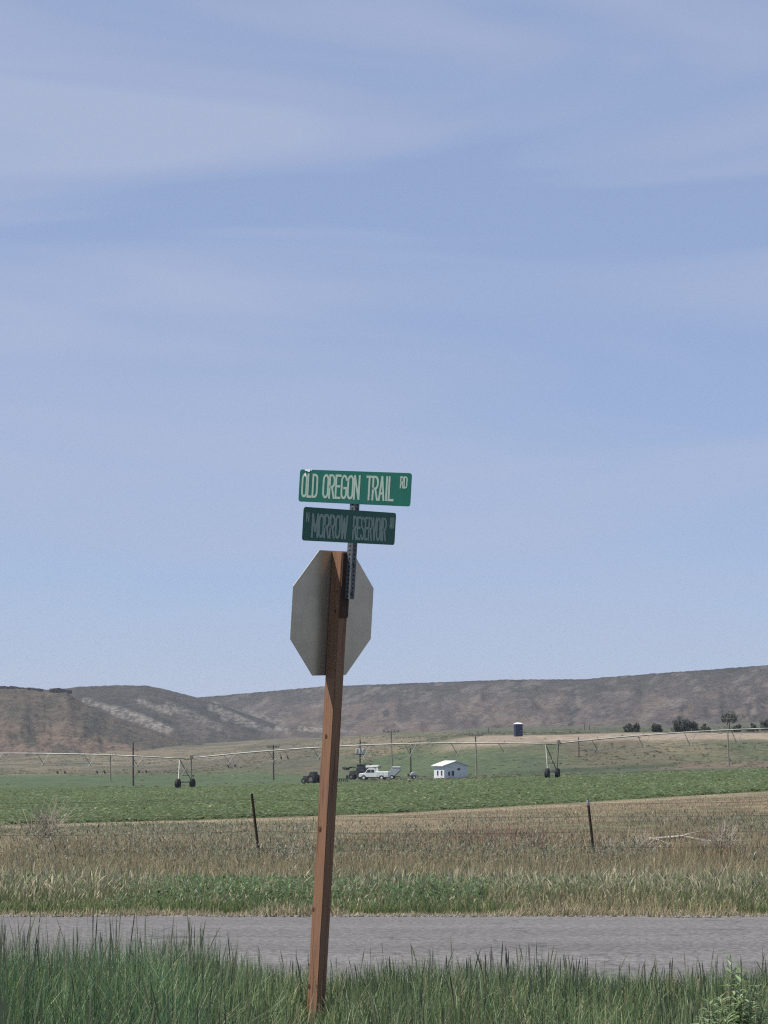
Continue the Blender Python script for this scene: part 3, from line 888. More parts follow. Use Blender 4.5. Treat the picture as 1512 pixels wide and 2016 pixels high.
# ------------------------------------------------------------------ the sign post
WOOD = mat('stained_wood', (0.235, 0.122, 0.070), (0.115, 0.056, 0.034), 9.0, 0.75, bump=0.6, stretch=(7, 7, 0.3), c3=(0.26, 0.142, 0.086), detail=8)
WOODD = mat('dark_stained_wood', (0.05, 0.026, 0.02), (0.075, 0.04, 0.03), 9.0, 0.8, bump=0.3, stretch=(7, 7, 0.4))
KNOT = mat('knot_wood', (0.045, 0.02, 0.012), (0.13, 0.055, 0.03), 60.0, 0.8)
ALU = mat('dull_aluminium', (0.50, 0.46, 0.385), (0.42, 0.39, 0.33), 7.0, 0.33, metal=0.7, bump=0.08, stretch=(1, 1, 1))
RED = mat('red_sheeting', (0.45, 0.02, 0.025), (0.4, 0.02, 0.02), 3.0, 0.4)
WHITE = mat('white_sheeting', (0.62, 0.64, 0.60), (0.50, 0.53, 0.50), 40.0, 0.5)
GREENS = mat('green_sheeting', (0.005, 0.090, 0.064), (0.0065, 0.104, 0.074), 10.0, 0.42, spec=0.4)
GALV = mat('galvanised_steel', (0.15, 0.165, 0.175), (0.085, 0.095, 0.105), 45.0, 0.55, metal=0.3)
HOLE = mat('dark_hole', (0.012, 0.012, 0.014), (0.02, 0.02, 0.02), 5.0, 0.9)
DROP = mat('bird_dropping', (0.75, 0.76, 0.74), (0.6, 0.6, 0.58), 60.0, 0.9)

S0 = 317.5
DS = F / S0
sp = empty('sign_post', (0, 0, 0), 0, 'leaning brown wooden post with stop sign back and two green street name signs', 'street sign')
base = px(620.5, 1998, DS); base.z = 0.0
sp.location = base
sp.rotation_mode = 'QUATERNION'
sp.rotation_quaternion = (Matrix.Rotation(R(5.5), 4, 'X') @ Matrix.Rotation(R(3.2), 4, 'Y') @ Matrix.Rotation(R(51), 4, 'Z')).to_quaternion()
PW = 0.081; hw = PW / 2; PTOP = 2.862
m = MB().box((0, 0, (PTOP - 0.5) / 2), (PW, PW, PTOP + 0.5))
post = m.build('post', WOOD, sp, bevel=0.004, seg=2)
# knots on the sunlit face (normal -X in local axes) and on the shaded face (-Y)
for z, y, r_ in ((1.735, 0.005, .010), (1.17, 0.012, .013), (0.68, 0.030, .010), (0.21, 0.028, .012), (2.62, -.018, .006), (2.5, -.012, .007)):
    k = MB().lathe([(r_, 0), (r_ * .9, .0012), (r_ * .45, .0016)], 14, Matrix.Translation((-hw, y, z)) @ Matrix.Rotation(R(-90), 4, 'Y') @ Matrix.Diagonal((1.5, 1, 1, 1)))
    k.build('knot', KNOT, post)
# shim board between post and bracket
sh = MB().box((0, -hw - 0.005, PTOP - 0.004 - 0.395 / 2), (PW - 0.004, 0.010, 0.395)).build('backing_board', WOODD, sp, bevel=0.0015)
# stop sign on the far face
SR = 0.381
oct_r = SR / math.cos(R(22.5))
octo = [(oct_r * math.cos(R(22.5 + 45 * i)), oct_r * math.sin(R(22.5 + 45 * i))) for i in range(8)]
SZ = PTOP - SR + 0.004
M = Matrix.Translation((0, hw + 0.001, SZ))
st = MB().prism(octo, 0.0025, M).build('stop_sign', ALU, sp, bevel=0.0004)
st['label'] = 'bare grey back of an eight-sided stop sign'
MB().prism([(x * .999, z * .999) for x, z in octo], 0.0006, Matrix.Translation((0, hw + 0.0037, SZ))).build('border', WHITE, st)
MB().prism([(x * .93, z * .93) for x, z in octo], 0.0006, Matrix.Translation((0, hw + 0.0045, SZ))).build('face', RED, st)
for z in (SZ + 0.30, SZ - 0.30):
    MB().lathe([(.008, 0), (.008, .006), (.004, .008)], 8, Matrix.Translation((0, hw + 0.0052, z)) @ Matrix.Rotation(R(-90), 4, 'X')).build('bolt', GALV, st)

# perforated square tube on the near face
TW = 0.042
tz0 = PTOP - 0.284; tz1 = PTOP + 0.48
TX, TY = 0.014, -hw - 0.0105 - TW / 2
tb = empty('bracket', (TX, TY, 0)); tb.parent = sp
tube = MB()
h = TW / 2; ti = h - 0.003
ring = [(-h, -h), (h, -h), (h, h), (-h, h)]; rin = [(-ti, -ti), (ti, -ti), (ti, ti), (-ti, ti)]
vs = [(x, y, z) for z in (tz0, tz1) for x, y in ring] + [(x, y, z) for z in (tz0, tz1) for x, y in rin]
fs = []
for i in range(4):
    j = (i + 1) % 4
    fs += [(i, j, 4 + j, 4 + i), (8 + j, 8 + i, 12 + i, 12 + j), (i, 8 + i, 8 + j, j), (4 + i, 4 + j, 12 + j, 12 + i)]
tube.add(vs, fs)
tube_o = tube.build('square_tube', GALV, tb)
hole_m = None
z = tz0 + 0.018
while z < tz1 - 0.02:
    for nx, ny in ((-1, 0), (0, -1)):
        if hole_m is None:
            hole_m = MB().lathe([(.0058, 0), (.0058, .0006)], 10)
            ho = hole_m.build('hole', HOLE, tb); hole_me = ho.data
        else:
            ho = link('hole', hole_me, None, tb)
        q = Vector((nx, ny, 0)).to_track_quat('Z', 'Y')
        ho.rotation_euler = q.to_euler(); ho.location = (nx * (h + 0.0002), ny * (h + 0.0002), z)
    z += 0.0254
for z in (tz0 + 0.035, PTOP - 0.07):
    MB().lathe([(.011, 0), (.011, .007), (.007, .009)], 6, Matrix.Translation((0, -h - 0.0004, z)) @ Matrix.Rotation(R(90), 4, 'X')).build('bolt', GALV, tb)

# ---- stroke lettering
def arc(cx, cy, rx, ry, a0, a1, n=7):
    return [(cx + rx * math.cos(R(a0 + (a1 - a0) * i / n)), cy + ry * math.sin(R(a0 + (a1 - a0) * i / n))) for i in range(n + 1)]
def glyph(ch):
    r = 0.22      # vertical radius of the rounded ends
    O = arc(.5, 1 - r, .5, r, 0, 180) + arc(.5, r, .5, r, 180, 360)
    D = [(0, 0), (0, 1)] + arc(.45, 1 - r, .55, r, 90, 0) + arc(.45, r, .55, r, 0, -90)
    P = [(0, .46), (.5, .46)] + arc(.5, .73, .5, .27, -90, 90) + [(0, 1)]
    G = {
        'O': [(O, True)], 'L': [([(0, 1), (0, 0), (1, 0)], False)], 'D': [(D, True)],
        'R': [([(0, 0), (0, 1)] + [(.5, 1)] + arc(.5, .74, .5, .26, 90, -90) + [(0, .48)], False), ((.5, .48), (1, 0))],
        'E': [([(1, 1), (0, 1), (0, 0), (1, 0)], False), ([(0, .52), (.85, .52)], False)],
        'G': [(arc(.5, 1 - r, .5, r, 15, 180) + arc(.5, r, .5, r, 180, 360) + [(1, .45), (.55, .45)], False)],
        'N': [([(0, 0), (0, 1)], False), ([(1, 0), (1, 1)], False), ((0, 1), (1, 0))], 'T': [([(0, 1), (1, 1)], False), ([(.5, 1), (.5, 0)], False)],
        'A': [((0, 0), (.5, 1)), ((1, 0), (.5, 1)), ([(.2, .28), (.8, .28)], False)], 'I': [([(.5, 0), (.5, 1)], False)],
        'M': [([(0, 0), (0, 1)], False), ([(1, 0), (1, 1)], False), ((0, 1), (.5, .2)), ((1, 1), (.5, .2))], 'W': [((0, 1), (.25, 0)), ((.5, .95), (.25, 0)), ((.5, .95), (.75, 0)), ((1, 1), (.75, 0))],
        'V': [((0, 1), (.5, 0)), ((1, 1), (.5, 0))],
        'S': [(arc(.5, .76, .5, .24, 20, 200) + [(.2, .58), (.8, .42)] + arc(.5, .24, .5, .24, 20, -160), False)],
    }
    return G[ch]
def stroke(mb, pts, closed, wd, z, M):
    pts = [Vector(p) for p in pts]
    n = len(pts)
    if not closed:
        pts[0] = pts[0] + (pts[0] - pts[1]).normalized() * wd / 2; pts[-1] = pts[-1] + (pts[-1] - pts[-2]).normalized() * wd / 2
    Ls, Rs = [], []
    for i in range(n):
        a = pts[i - 1] if (i > 0 or closed) else None
        b = pts[(i + 1) % n] if (i < n - 1 or closed) else None
        d1 = (pts[i] - a).normalized() if a is not None and (pts[i] - a).length > 1e-9 else None
        d2 = (b - pts[i]).normalized() if b is not None and (b - pts[i]).length > 1e-9 else None
        if d1 is None: d1 = d2
        if d2 is None: d2 = d1
        n1 = Vector((-d1.y, d1.x)); n2 = Vector((-d2.y, d2.x))
        nn = n1 + n2
        nn = n1 if nn.length < 1e-6 else nn.normalized()
        k = min(1.0 / max(nn.dot(n1), 0.35), 1.8)
        Ls.append(pts[i] + nn * k * wd / 2); Rs.append(pts[i] - nn * k * wd / 2)
    base = len(mb.v)
    for l, r_ in zip(Ls, Rs):
        mb.v.append(tuple(M @ Vector((l.x, z, l.y)))); mb.v.append(tuple(M @ Vector((r_.x, z, r_.y))))
    for i in range(n if closed else n - 1):
        j = (i + 1) % n
        mb.f.append((base + 2 * i, base + 2 * i + 1, base + 2 * j + 1, base + 2 * j))
def word(parent, text, x0, x1, z0, cap, wd, M, name='lettering', m=None, zoff=-0.0012):
    """letters between x0 and x1 on the plate, base line z0, in the plate's own plane"""
    rel = {'I': .35, 'M': 1.25, 'W': 1.35, 'T': .95, 'L': .85, 'E': .88}
    gap = 0.34
    tot = sum(rel.get(c, 1) for c in text) + gap * (len(text) - 1)
    u = (x1 - x0 - wd) / tot
    x = x0 + wd / 2
    for c in text:
        cw = rel.get(c, 1) * u
        mb = MB()
        for i, (pts, cl) in enumerate(glyph(c)):
            if not isinstance(cl, bool):      # slanting stroke cut level at both ends
                q = []
                for (gx, gz), k in ((pts, -1), (pts, 1), (cl, 1), (cl, -1)):
                    end = wd / 2 if gz in (0, 1) else 0
                    q.append(M @ Vector((x + gx * cw + k * wd * .5, zoff - .0002 * i, z0 + wd / 2 + gz * (cap - wd) + (end if gz == 1 else -end))))
                mb.add(q, [(0, 1, 2, 3)])
                continue
            stroke(mb, [(x + (p[0] if c != 'I' else .5) * cw, z0 + wd / 2 + p[1] * (cap - wd)) for p in pts], cl, wd, zoff - 0.0002 * i, M)
        o = mb.build('letter', m, parent)
        x += cw + gap * u

def plate(name, L_, H_, M, mm, label):
    r_ = 0.018
    pts = []
    for cx, cz, a0 in ((L_ / 2 - r_, H_ / 2 - r_, 0), (-L_ / 2 + r_, H_ / 2 - r_, 90), (-L_ / 2 + r_, -H_ / 2 + r_, 180), (L_ / 2 - r_, -H_ / 2 + r_, 270)):
        pts += arc(cx, cz, r_, r_, a0, a0 + 90, 5)
    o = MB().prism(pts, 0.003, M).build(name, mm, sp, bevel=0.0005)
    o['label'] = label
    return o
# upper plate: faces the sunlit side (normal -X local).  plate x axis -> local -Y (image right), plate -y normal -> local -X
L1, H1 = 0.885, 0.200
zc1 = PTOP + 0.395
# columns: plate x, plate y (thickness, away from the viewer), z
M1 = Matrix(((0, 1, 0, TX - h - 0.0045), (-1, 0, 0, TY - 0.008), (0, 0, 1, zc1), (0, 0, 0, 1)))
p1 = plate('street_name_sign', L1, H1, M1, GREENS, 'sunlit green sign reading OLD OREGON TRAIL RD')
LET1 = mat('silver_white_lettering', (0.30, 0.38, 0.335), (0.25, 0.325, 0.285), 50.0, 0.5)
x0 = -L1 / 2
word(p1, 'OLD', x0 + .020, x0 + .155, -0.074, .150, .0145, M1, m=LET1)
word(p1, 'OREGON', x0 + .192, x0 + .492, -0.074, .150, .0145, M1, m=LET1)
word(p1, 'TRAIL', x0 + .538, x0 + .757, -0.074, .150, .0145, M1, m=LET1)
word(p1, 'RD', x0 + .800, x0 + .857, 0.006, .073, .0095, M1, m=LET1)
for cx, cz, rx, rz in ((x0 + .052, .096, .012, .006), (x0 + .074, .094, .014, .008), (x0 + .046, .068, .006, .012), (x0 + .095, .098, .006, .004)):
    MB().prism([(cx + rx * math.cos(a * .628) * random.uniform(.8, 1.2), cz + rz * math.sin(a * .628)) for a in range(10)], 0.0012, M1 @ Matrix.Translation((0, -0.0022, 0))).build('dropping', DROP, p1)
# lower plate: on the near shaded side (normal -Y local)
L2, H2 = 0.875, 0.200
zc2 = PTOP + 0.158
M2 = Matrix.Translation((TX - 0.060, TY - h - 0.0045, zc2))
p2 = plate('street_name_sign', L2, H2, M2, GREENS, 'shaded green sign reading N MORROW RESERVOIR RD')
x0 = -L2 / 2
word(p2, 'N', x0 + .022, x0 + .052, 0.010, .058, .009, M2, m=LET1)
word(p2, 'MORROW', x0 + .076, x0 + .411, -0.080, .145, .0165, M2, m=LET1)
word(p2, 'RESERVOIR', x0 + .458, x0 + .787, -0.080, .145, .0145, M2, m=LET1)
word(p2, 'RD', x0 + .814, x0 + .858, 0.002, .068, .010, M2, m=LET1)

# ------------------------------------------------------------------ wire fence
TPG = mat('dark_green_post_paint', (0.014, 0.018, 0.016), (0.03, 0.022, 0.016), 9.0, 0.6, c3=(0.045, 0.022, 0.014))
TPW = mat('pale_post_tip', (0.35, 0.35, 0.36), (0.25, 0.25, 0.26), 20.0, 0.6)
WIRE = mat('rusty_wire', (0.10, 0.085, 0.075), (0.07, 0.055, 0.05), 8.0, 0.7, metal=0.3)
fr = empty('wire_fence', gp(840, 46), 0, 'sagging barbed wire fence on thin dark steel posts along the ditch', 'fence')
fp = []
FD = 46.0
def tpost(xb, yb, xt, yt, D, rusty):
    b = px(xb, yb, D); t = px(xt, yt, D); t.y -= 0.02
    d = (t - b); ln = d.length; d.normalize()
    b2 = b - d * 0.5
    q = d.to_track_quat('Z', 'Y').to_matrix().to_4x4()
    Mx = Matrix.Translation(b2 - fr.location) @ q @ Matrix.Rotation(R(20), 4, 'Z')
    m_ = MB()
    Lt = ln + 0.5
    for c, s_ in (((0, 0, Lt / 2), (.046, .009, Lt)), ((0, .022, Lt / 2), (.009, .035, Lt))):
        mm = MB().box(c, s_); m_.add([Mx @ Vector(v) for v in mm.v], mm.f)
    zz = 0.75
    while zz < Lt - .04:
        mm = MB().box((0, -.009, zz), (.016, .009, .014)); m_.add([Mx @ Vector(v) for v in mm.v], mm.f); zz += .055
    po = m_.build('post', TPG, fr)
    if rusty:
        mm = MB().box((0, .004, Lt - .06), (.05, .022, .11)); MB().add([Mx @ Vector(v) for v in mm.v], mm.f).build('tip', TPW, po)
    return b, t
posts = []
for i, (xb, yb, xt, yt, D, ru) in enumerate(((-150, 1720, -165, 1572, 46.5, 0), (512.5, 1716, 494.5, 1563, 46, 0), (1171, 1706, 1156, 1574, 46, 1), (1830, 1700, 1822, 1560, 46, 0), (-810, 1722, -828, 1575, 47, 0))):
    posts.append((xb, tpost(xb, yb, xt, yt, D, ru)))
posts.sort(key=lambda q: q[0])
for s_ in (0.30, 0.52, 0.74, 0.93):
    pts = []
    for i in range(len(posts) - 1):
        a = posts[i][1][0].lerp(posts[i][1][1], s_); b = posts[i + 1][1][0].lerp(posts[i + 1][1][1], s_)
        for k in range(12):
            t = k / 12
            p = a.lerp(b, t); p.z -= 0.07 * 4 * t * (1 - t) * (1.2 - s_); pts.append(p - fr.location)
    m_ = MB().tube(pts, 0.0032, 4)
    for i in range(6, len(pts) - 1):   # barbs
        if abs(pts[i].x) < 9:
            for k in range(8):
                p = pts[i].lerp(pts[i + 1], k / 8)
                m_.tube([p + Vector((-.012, 0, -.016)), p + Vector((.012, 0, .016))], 0.0022, 3)
    m_.build('wire', WIRE, fr)

# ------------------------------------------------------------------ dead branches and tumbleweeds on the bank
STICK = mat('bleached_wood', (0.50, 0.46, 0.39), (0.36, 0.32, 0.27), 6.0, 0.85)
def branch(pts, rad, subs, label):
    root = empty('dead_branch', pts[0], 0, label, 'branch', )
    m_ = MB().tube([p - pts[0] for p in pts], [rad * (1 - .65 * i / (len(pts) - 1)) for i in range(len(pts))], 6)
    m_.build('stem', STICK, root)
    for sp_ in subs:
        MB().tube([p - pts[0] for p in sp_], [rad * .55 * (1 - .6 * i / (len(sp_) - 1)) for i in range(len(sp_))], 5).build('twig', STICK, root)
D0 = 54
bp = lambda x, y, d=0: px(x, y - 4, D0 + d)
branch([bp(1290, 1656), bp(1340, 1651, .2), bp(1395, 1660, .4), bp(1440, 1675, .3)], .046, [[bp(1340, 1651, .2), bp(1356, 1645, .1), bp(1378, 1641, .3)], [bp(1395, 1660, .4), bp(1415, 1657, .6), bp(1438, 1650, .4)]], 'long pale bare branch lying on the bank at right')
branch([bp(1279, 1655, -.5), bp(1300, 1660, -.4), bp(1318, 1668, -.4), bp(1330, 1678, -.3)], .042, [[bp(1300, 1660, -.4), bp(1312, 1674, -.2), bp(1328, 1684, -.1), bp(1340, 1687, 0)]], 'short forked pale branch lying on the bank left of the long one')
TW_ = mat('dead_weed', (0.33, 0.28, 0.235), (0.22, 0.19, 0.16), 4.0, 0.9)
def tumbleweed(x, y, D, r_, label, n=90, col=TW_):
    c = px(x, y, D)
    zg = float(ground_z(c.x, D)); c.z = zg
    root = empty('dead_weed', c, 0, label, 'weed', 'dead weeds on the bank')
    rr = random.Random(int(x * 3 + D)); m_ = MB()
    for i in range(n):
        a = rr.uniform(0, 6.28); e = rr.uniform(.05, 1.5)
        d = Vector((math.cos(a) * math.cos(e), math.sin(a) * math.cos(e), math.sin(e)))
        p1_ = d * r_ * rr.uniform(.35, .6) + Vector((rr.uniform(-.1, .1), rr.uniform(-.1, .1), rr.uniform(0, .1))) * r_
        p2_ = d * r_ * rr.uniform(.8, 1.1) + Vector((rr.uniform(-.3, .3), rr.uniform(-.3, .3), rr.uniform(-.15, .3))) * r_
        m_.tube([Vector((0, 0, 0)), p1_, p2_], [.010, .007, .003], 3, False)
        p3_ = p1_ + Vector((rr.uniform(-.35, .35), rr.uniform(-.35, .35), rr.uniform(.0, .35))) * r_
        m_.tube([p1_, p3_], [.006, .003], 3, False)
    m_.build('twigs', col, root)
tumbleweed(92, 1650, 57, .95, 'large grey dead weed at the far left edge of the bank', 75)
tumbleweed(1262, 1670, 50, .6, 'grey-brown dead weed just left of the pale branches')
tumbleweed(1192, 1690, 47, .55, 'dead weed at the foot of the pale-tipped fence post')
tumbleweed(560, 1690, 47.5, .5, 'dead weed right of the dark fence post, behind the sign post')
tumbleweed(1420, 1675, 52, .65, 'dead weed behind the right end of the long pale branch')

# ------------------------------------------------------------------ leafy weed at the lower right corner
WST = mat('weed_stem', (0.10, 0.13, 0.06), (0.08, 0.10, 0.05), 20, 0.7)
def leafy_weed(x, D, hgt, nst, label, spread=.3):
    root = empty('leafy_weed', gp(x, D), 0, label, 'plant')
    rr = random.Random(int(x)); ms = MB(); LP, LL, LW, LA, LPi = [], [], [], [], []
    for i in range(nst):
        a = rr.uniform(0, 6.28); sp_ = rr.uniform(.1, 1) * spread; hh = hgt * rr.uniform(.6, 1.0) * (1.0 - .35 * sp_ / spread) if i else hgt
        if i == 0: sp_ = .04
        pts = [Vector((math.cos(a) * sp_ * t ** 1.3, math.sin(a) * sp_ * t ** 1.3, hh * t)) for t in (0, .25, .5, .75, 1)]
        ms.tube(pts, [.006, .005, .004, .003, .0015], 5)
        nl = 58
        for k in range(nl):
            t = .15 + .85 * k / nl
            j = min(int(t * 4), 3); p = pts[j].lerp(pts[j + 1], t * 4 - j)
            ln = rr.uniform(.06, .12) * (1.15 - .6 * t)
            LP.append(p); LL.append(ln); LW.append(ln * rr.uniform(.2, .32)); LA.append(k * 2.4 + rr.uniform(-.5, .5)); LPi.append(rr.uniform(-.25, .65) + .3 * t)
    ms.build('stem', WST, root)
    k = len(LP)
    c = pick(k, [(.23, .31, .15), (.28, .35, .19), (.18, .25, .12)], [1, 1, 1])
    V, Q, C = leaves(np.array([tuple(p) for p in LP]), np.array(LL), np.array(LW), np.array(LA), np.array(LPi), c, .5)
    link('leaves', np_mesh('leaves', V, Q, C), VEGM, root)
leafy_weed(1448, 11.2, .66, 22, 'bushy leafy weed with narrow pale leaves in the lower right corner', .24)
leafy_weed(1392, 11.0, .47, 14, 'lower leafy weed just left of the bushy one', .22)

# ------------------------------------------------------------------ centre pivot irrigator
PIPE = mat('galvanised_pipe', (0.30, 0.30, 0.28), (0.17, 0.175, 0.165), 0.9, 0.5, metal=0.35)
DKST = mat('weathered_steel', (0.10, 0.105, 0.10), (0.16, 0.16, 0.15), 3.0, 0.6, metal=0.3)
TYRE = mat('tyre_rubber', (0.014, 0.014, 0.016), (0.03, 0.028, 0.026), 8.0, 0.85)
def wheel(mb, M, r_, wd):
    mb.lathe([(r_ * .45, -wd * .35), (r_ * .85, -wd * .5), (r_, -wd * .35), (r_, wd * .35), (r_ * .85, wd * .5), (r_ * .45, wd * .35)], 18, M)
def rim(mb, M, r_, wd):
    mb.lathe([(r_ * .1, -wd * .3), (r_ * .44, -wd * .33), (r_ * .44, wd * .33), (r_ * .1, wd * .3)], 12, M)
pv = empty('irrigation_pivot', gp(365, 275), 0, 'long galvanised irrigation pivot on two wheeled towers spanning the green field', 'irrigator')
O0 = pv.location.copy()
tops = [px(-365, 1497, 286), px(365, 1494, 275), px(1087, 1465, 262), px(1830, 1434, 252)]
def tower(top, xi, D, along):
    g = gp(xi, D)
    t = empty('tower', top - O0); t.parent = pv
    side = Vector((-along.y, along.x, 0)).normalized()
    al = Vector((along.x, along.y, 0)).normalized()
    gz = g.z - top.z
    wl = []
    for s_ in (-1, 1):
        off = side * 1.9 * s_ + al * 0.16 * s_
        wl.append(off)
        axle = off + Vector((0, 0, gz + .62))
        Mx = Matrix.Translation(axle) @ Vector(al).to_track_quat('Z', 'Y').to_matrix().to_4x4()
        tm = MB(); wheel(tm, Mx, .62, .42); wo = tm.build('wheel', TYRE, t, smooth=False)
        rm = MB(); rim(rm, Mx, .62, .42); rm.build('rim', PIPE, wo)
        for a_ in (-.75, .75):
            MB().tube([al * a_ + Vector((0, 0, -.05)), off * .93 + Vector((0, 0, gz + .85))], .055, 6).build('leg', PIPE if (s_ < 0) == (a_ < 0) else DKST, t)
    MB().tube([wl[0] + Vector((0, 0, gz + .82)), wl[1] + Vector((0, 0, gz + .82))], .075, 6).build('base_beam', DKST, t)
    MB().tube([wl[0] * .55 + Vector((0, 0, gz * .55)), wl[1] * .55 + Vector((0, 0, gz * .55))], .035, 6).build('brace', DKST, t)
    MB().box(al * .75 + Vector((0, 0, .22)), (.34, .34, .5)).build('control_box', PIPE, t, bevel=.03)
    MB().box(side * .2 + al * .9 + Vector((0, 0, gz * .55)), (.25, .2, .2)).build('motor', DKST, t, bevel=.02)
def span(a, b, i):
    s_ = empty('span', a - O0); s_.parent = pv
    d = b - a; al = Vector((d.x, d.y, 0)).normalized(); side = Vector((-al.y, al.x, 0))
    rise = 0.75
    f = lambda t: d * t + Vector((0, 0, rise * 4 * t * (1 - t)))
    MB().tube([f(k / 24) for k in range(25)], .078, 8).build('pipe', PIPE, s_, smooth=True)
    nb = 7
    bot = {-1: [f(.015)], 1: [f(.015)]}
    ln = d.length
    for k in range(1, nb + 1):
        t = k / (nb + 1)
        dep = 1.45 * (1 - (2 * t - 1) ** 4 * .55)
        for sg in (-1, 1):
            top = f(t - .016 * sg)
            bt = f(t - .004 * sg) + side * 0.95 * sg + Vector((0, 0, -dep))
            bot[sg].append(bt)
            MB().tube([top, bt], .038, 5).build('strut', PIPE, s_)
        MB().tube([bot[-1][-1], bot[1][-1]], .025, 4).build('cross_brace', DKST, s_)
        MB().tube([f(t) + Vector((0, 0, .05)), f(t) + Vector((0, 0, .3))], .03, 5).build('sprinkler', DKST, s_)
    for sg in (-1, 1):
        bot[sg].append(f(.985))
        MB().tube(bot[sg], .028, 4).build('truss_rod', PIPE, s_)
for i in range(3):
    span(tops[i], tops[i + 1], i)
tower(tops[1], 365, 275, tops[2] - tops[1])
tower(tops[2], 1087, 262, tops[2] - tops[1])

# second machine far out in the left field
fv = empty('irrigation_pivot', gp(280, 640), 0, 'far irrigation pivot whose paired wheels dot the field at left', 'irrigator')
far_t = [(-40, 1536, 600), (121, 1522, 700), (199, 1523, 700), (281, 1524, 700), (456, 1520, 700), (560, 1517, 720)]
ptop = []
for xi, yi_, D in far_t:
    g = gp(xi, D); tp = g + Vector((0, 0, 3.3)); ptop.append(tp)
    tt = empty('tower', g - fv.location); tt.parent = fv
    for s_ in (-1, 1):
        o_ = Vector((1.0 * s_, 1.0 * s_, .5))
        wm = MB(); wheel(wm, Matrix.Translation(o_) @ Matrix.Rotation(R(65), 4, 'Y'), .55, .42); wm.build('wheel', TYRE, tt)
        MB().tube([o_, Vector((0, 0, 3.25))], .045, 5).build('leg', PIPE, tt)
MB().tube([p - fv.location for p in ptop], .07, 5).build('pipe', PIPE, fv)

# ------------------------------------------------------------------ utility poles
POLE_D = mat('creosoted_pole', (0.050, 0.042, 0.036), (0.075, 0.062, 0.052), 3.0, 0.9, stretch=(4, 4, .3))
POLE_L = mat('weathered_pole', (0.26, 0.235, 0.19), (0.19, 0.17, 0.14), 3.0, 0.9, stretch=(4, 4, .3))
INS = mat('insulator', (0.10, 0.085, 0.08), (0.07, 0.06, 0.06), 5, 0.4)
TRF = mat('transformer_grey', (0.36, 0.38, 0.40), (0.28, 0.3, 0.31), 3, 0.5)
def pole(xb, yt, D, light, arm, label, lean=0.0, trans=False, armw=2.3, yaw=0.1, rad=.16):
    g = gp(xb, D)
    top = px(xb + lean, yt, D)
    hgt = top.z - g.z
    root = empty('utility_pole', g, 0, label, 'utility pole', 'utility poles across the valley')
    d = top - g; d.y = 0
    mt = POLE_L if light else POLE_D
    MB().tube([-d * .04, d * .5, d], [rad, rad * .85, rad * .68], 8).build('pole', mt, root)
    if arm:
        c = d - Vector((0, 0, .35 if arm == 1 else .6))
        Rz = Matrix.Rotation(yaw, 3, 'Z')
        ao = MB().box(c + Rz @ Vector((0, -.16, 0)), (armw, .12, .17), Rz).build('crossarm', mt if arm == 1 else POLE_D, root)
        for k in (-.46, -.2, .2, .46) if arm == 1 else (-.46, .46):
            MB().lathe([(.05, 0), (.085, .05), (.06, .16), (.085, .2), (.04, .3)], 8, Matrix.Translation(c + Rz @ Vector((k * armw, -.16, .085)))).build('insulator', INS, ao)
        for k in (-1, 1):
            MB().tube([c + Rz @ Vector((k * armw * .3, -.16, -.05)), c + Vector((0, -.12, -.65))], .025, 4).build('brace', mt, root)
    if trans:
        for k in (-.6, 0.0, .6):
            MB().lathe([(.05, -.5), (.22, -.48), (.24, -.4), (.24, .34), (.2, .4), (.07, .46)], 12, Matrix.Translation(d - Vector((-k, .3, 2.1)))).build('transformer', TRF, root)
        MB().box(d + Vector((0, -.18, -2.75)), (2.2, .14, .14)).build('bracket', DKST, root)
pole(218, 1484, 470, True, 1, 'pale pole with crossarm in the left field, left of the dark bare pole', -1)
pole(263, 1461, 385, False, 0, 'dark bare pole in the left field, taller than the pale pole beside it', -1)
pole(539, 1467, 440, False, 1, 'dark pole with crossarm between the left irrigation tower and the sign post', -1)
pole(709, 1456, 425, False, 0, 'dark pole carrying grey transformers behind the white truck', 0, True)
pole(772, 1437, 415, True, 1, 'pale pole with crossarm rising beside the white trailer', -2, armw=2.9)
pole(809, 1473, 425, False, 0, 'short dark pole beside the small pale tank', -1)
pole(938, 1444, 415, True, 1, 'pole with crossarm just right of the white shed', -2, armw=2.6)
pole(1140, 1451, 470, False, 0, 'thin dark pole right of the right irrigation tower', -1, rad=.12)
pole(1434.5, 1411, 410, True, 1, 'pale pole with wide crossarm at the right in front of the bare bank', -3, armw=2.5)
pole(962, 1432, 900, False, 0, 'tiny far pole left of the blue portable toilet', 0, rad=.14)
pole(1151, 1424, 900, False, 0, 'tiny far pole, left one of the pair beyond the bare bank', 0, rad=.14)
pole(1161, 1422, 900, False, 0, 'tiny far pole, right one of the pair beyond the bare bank', 0, rad=.14)

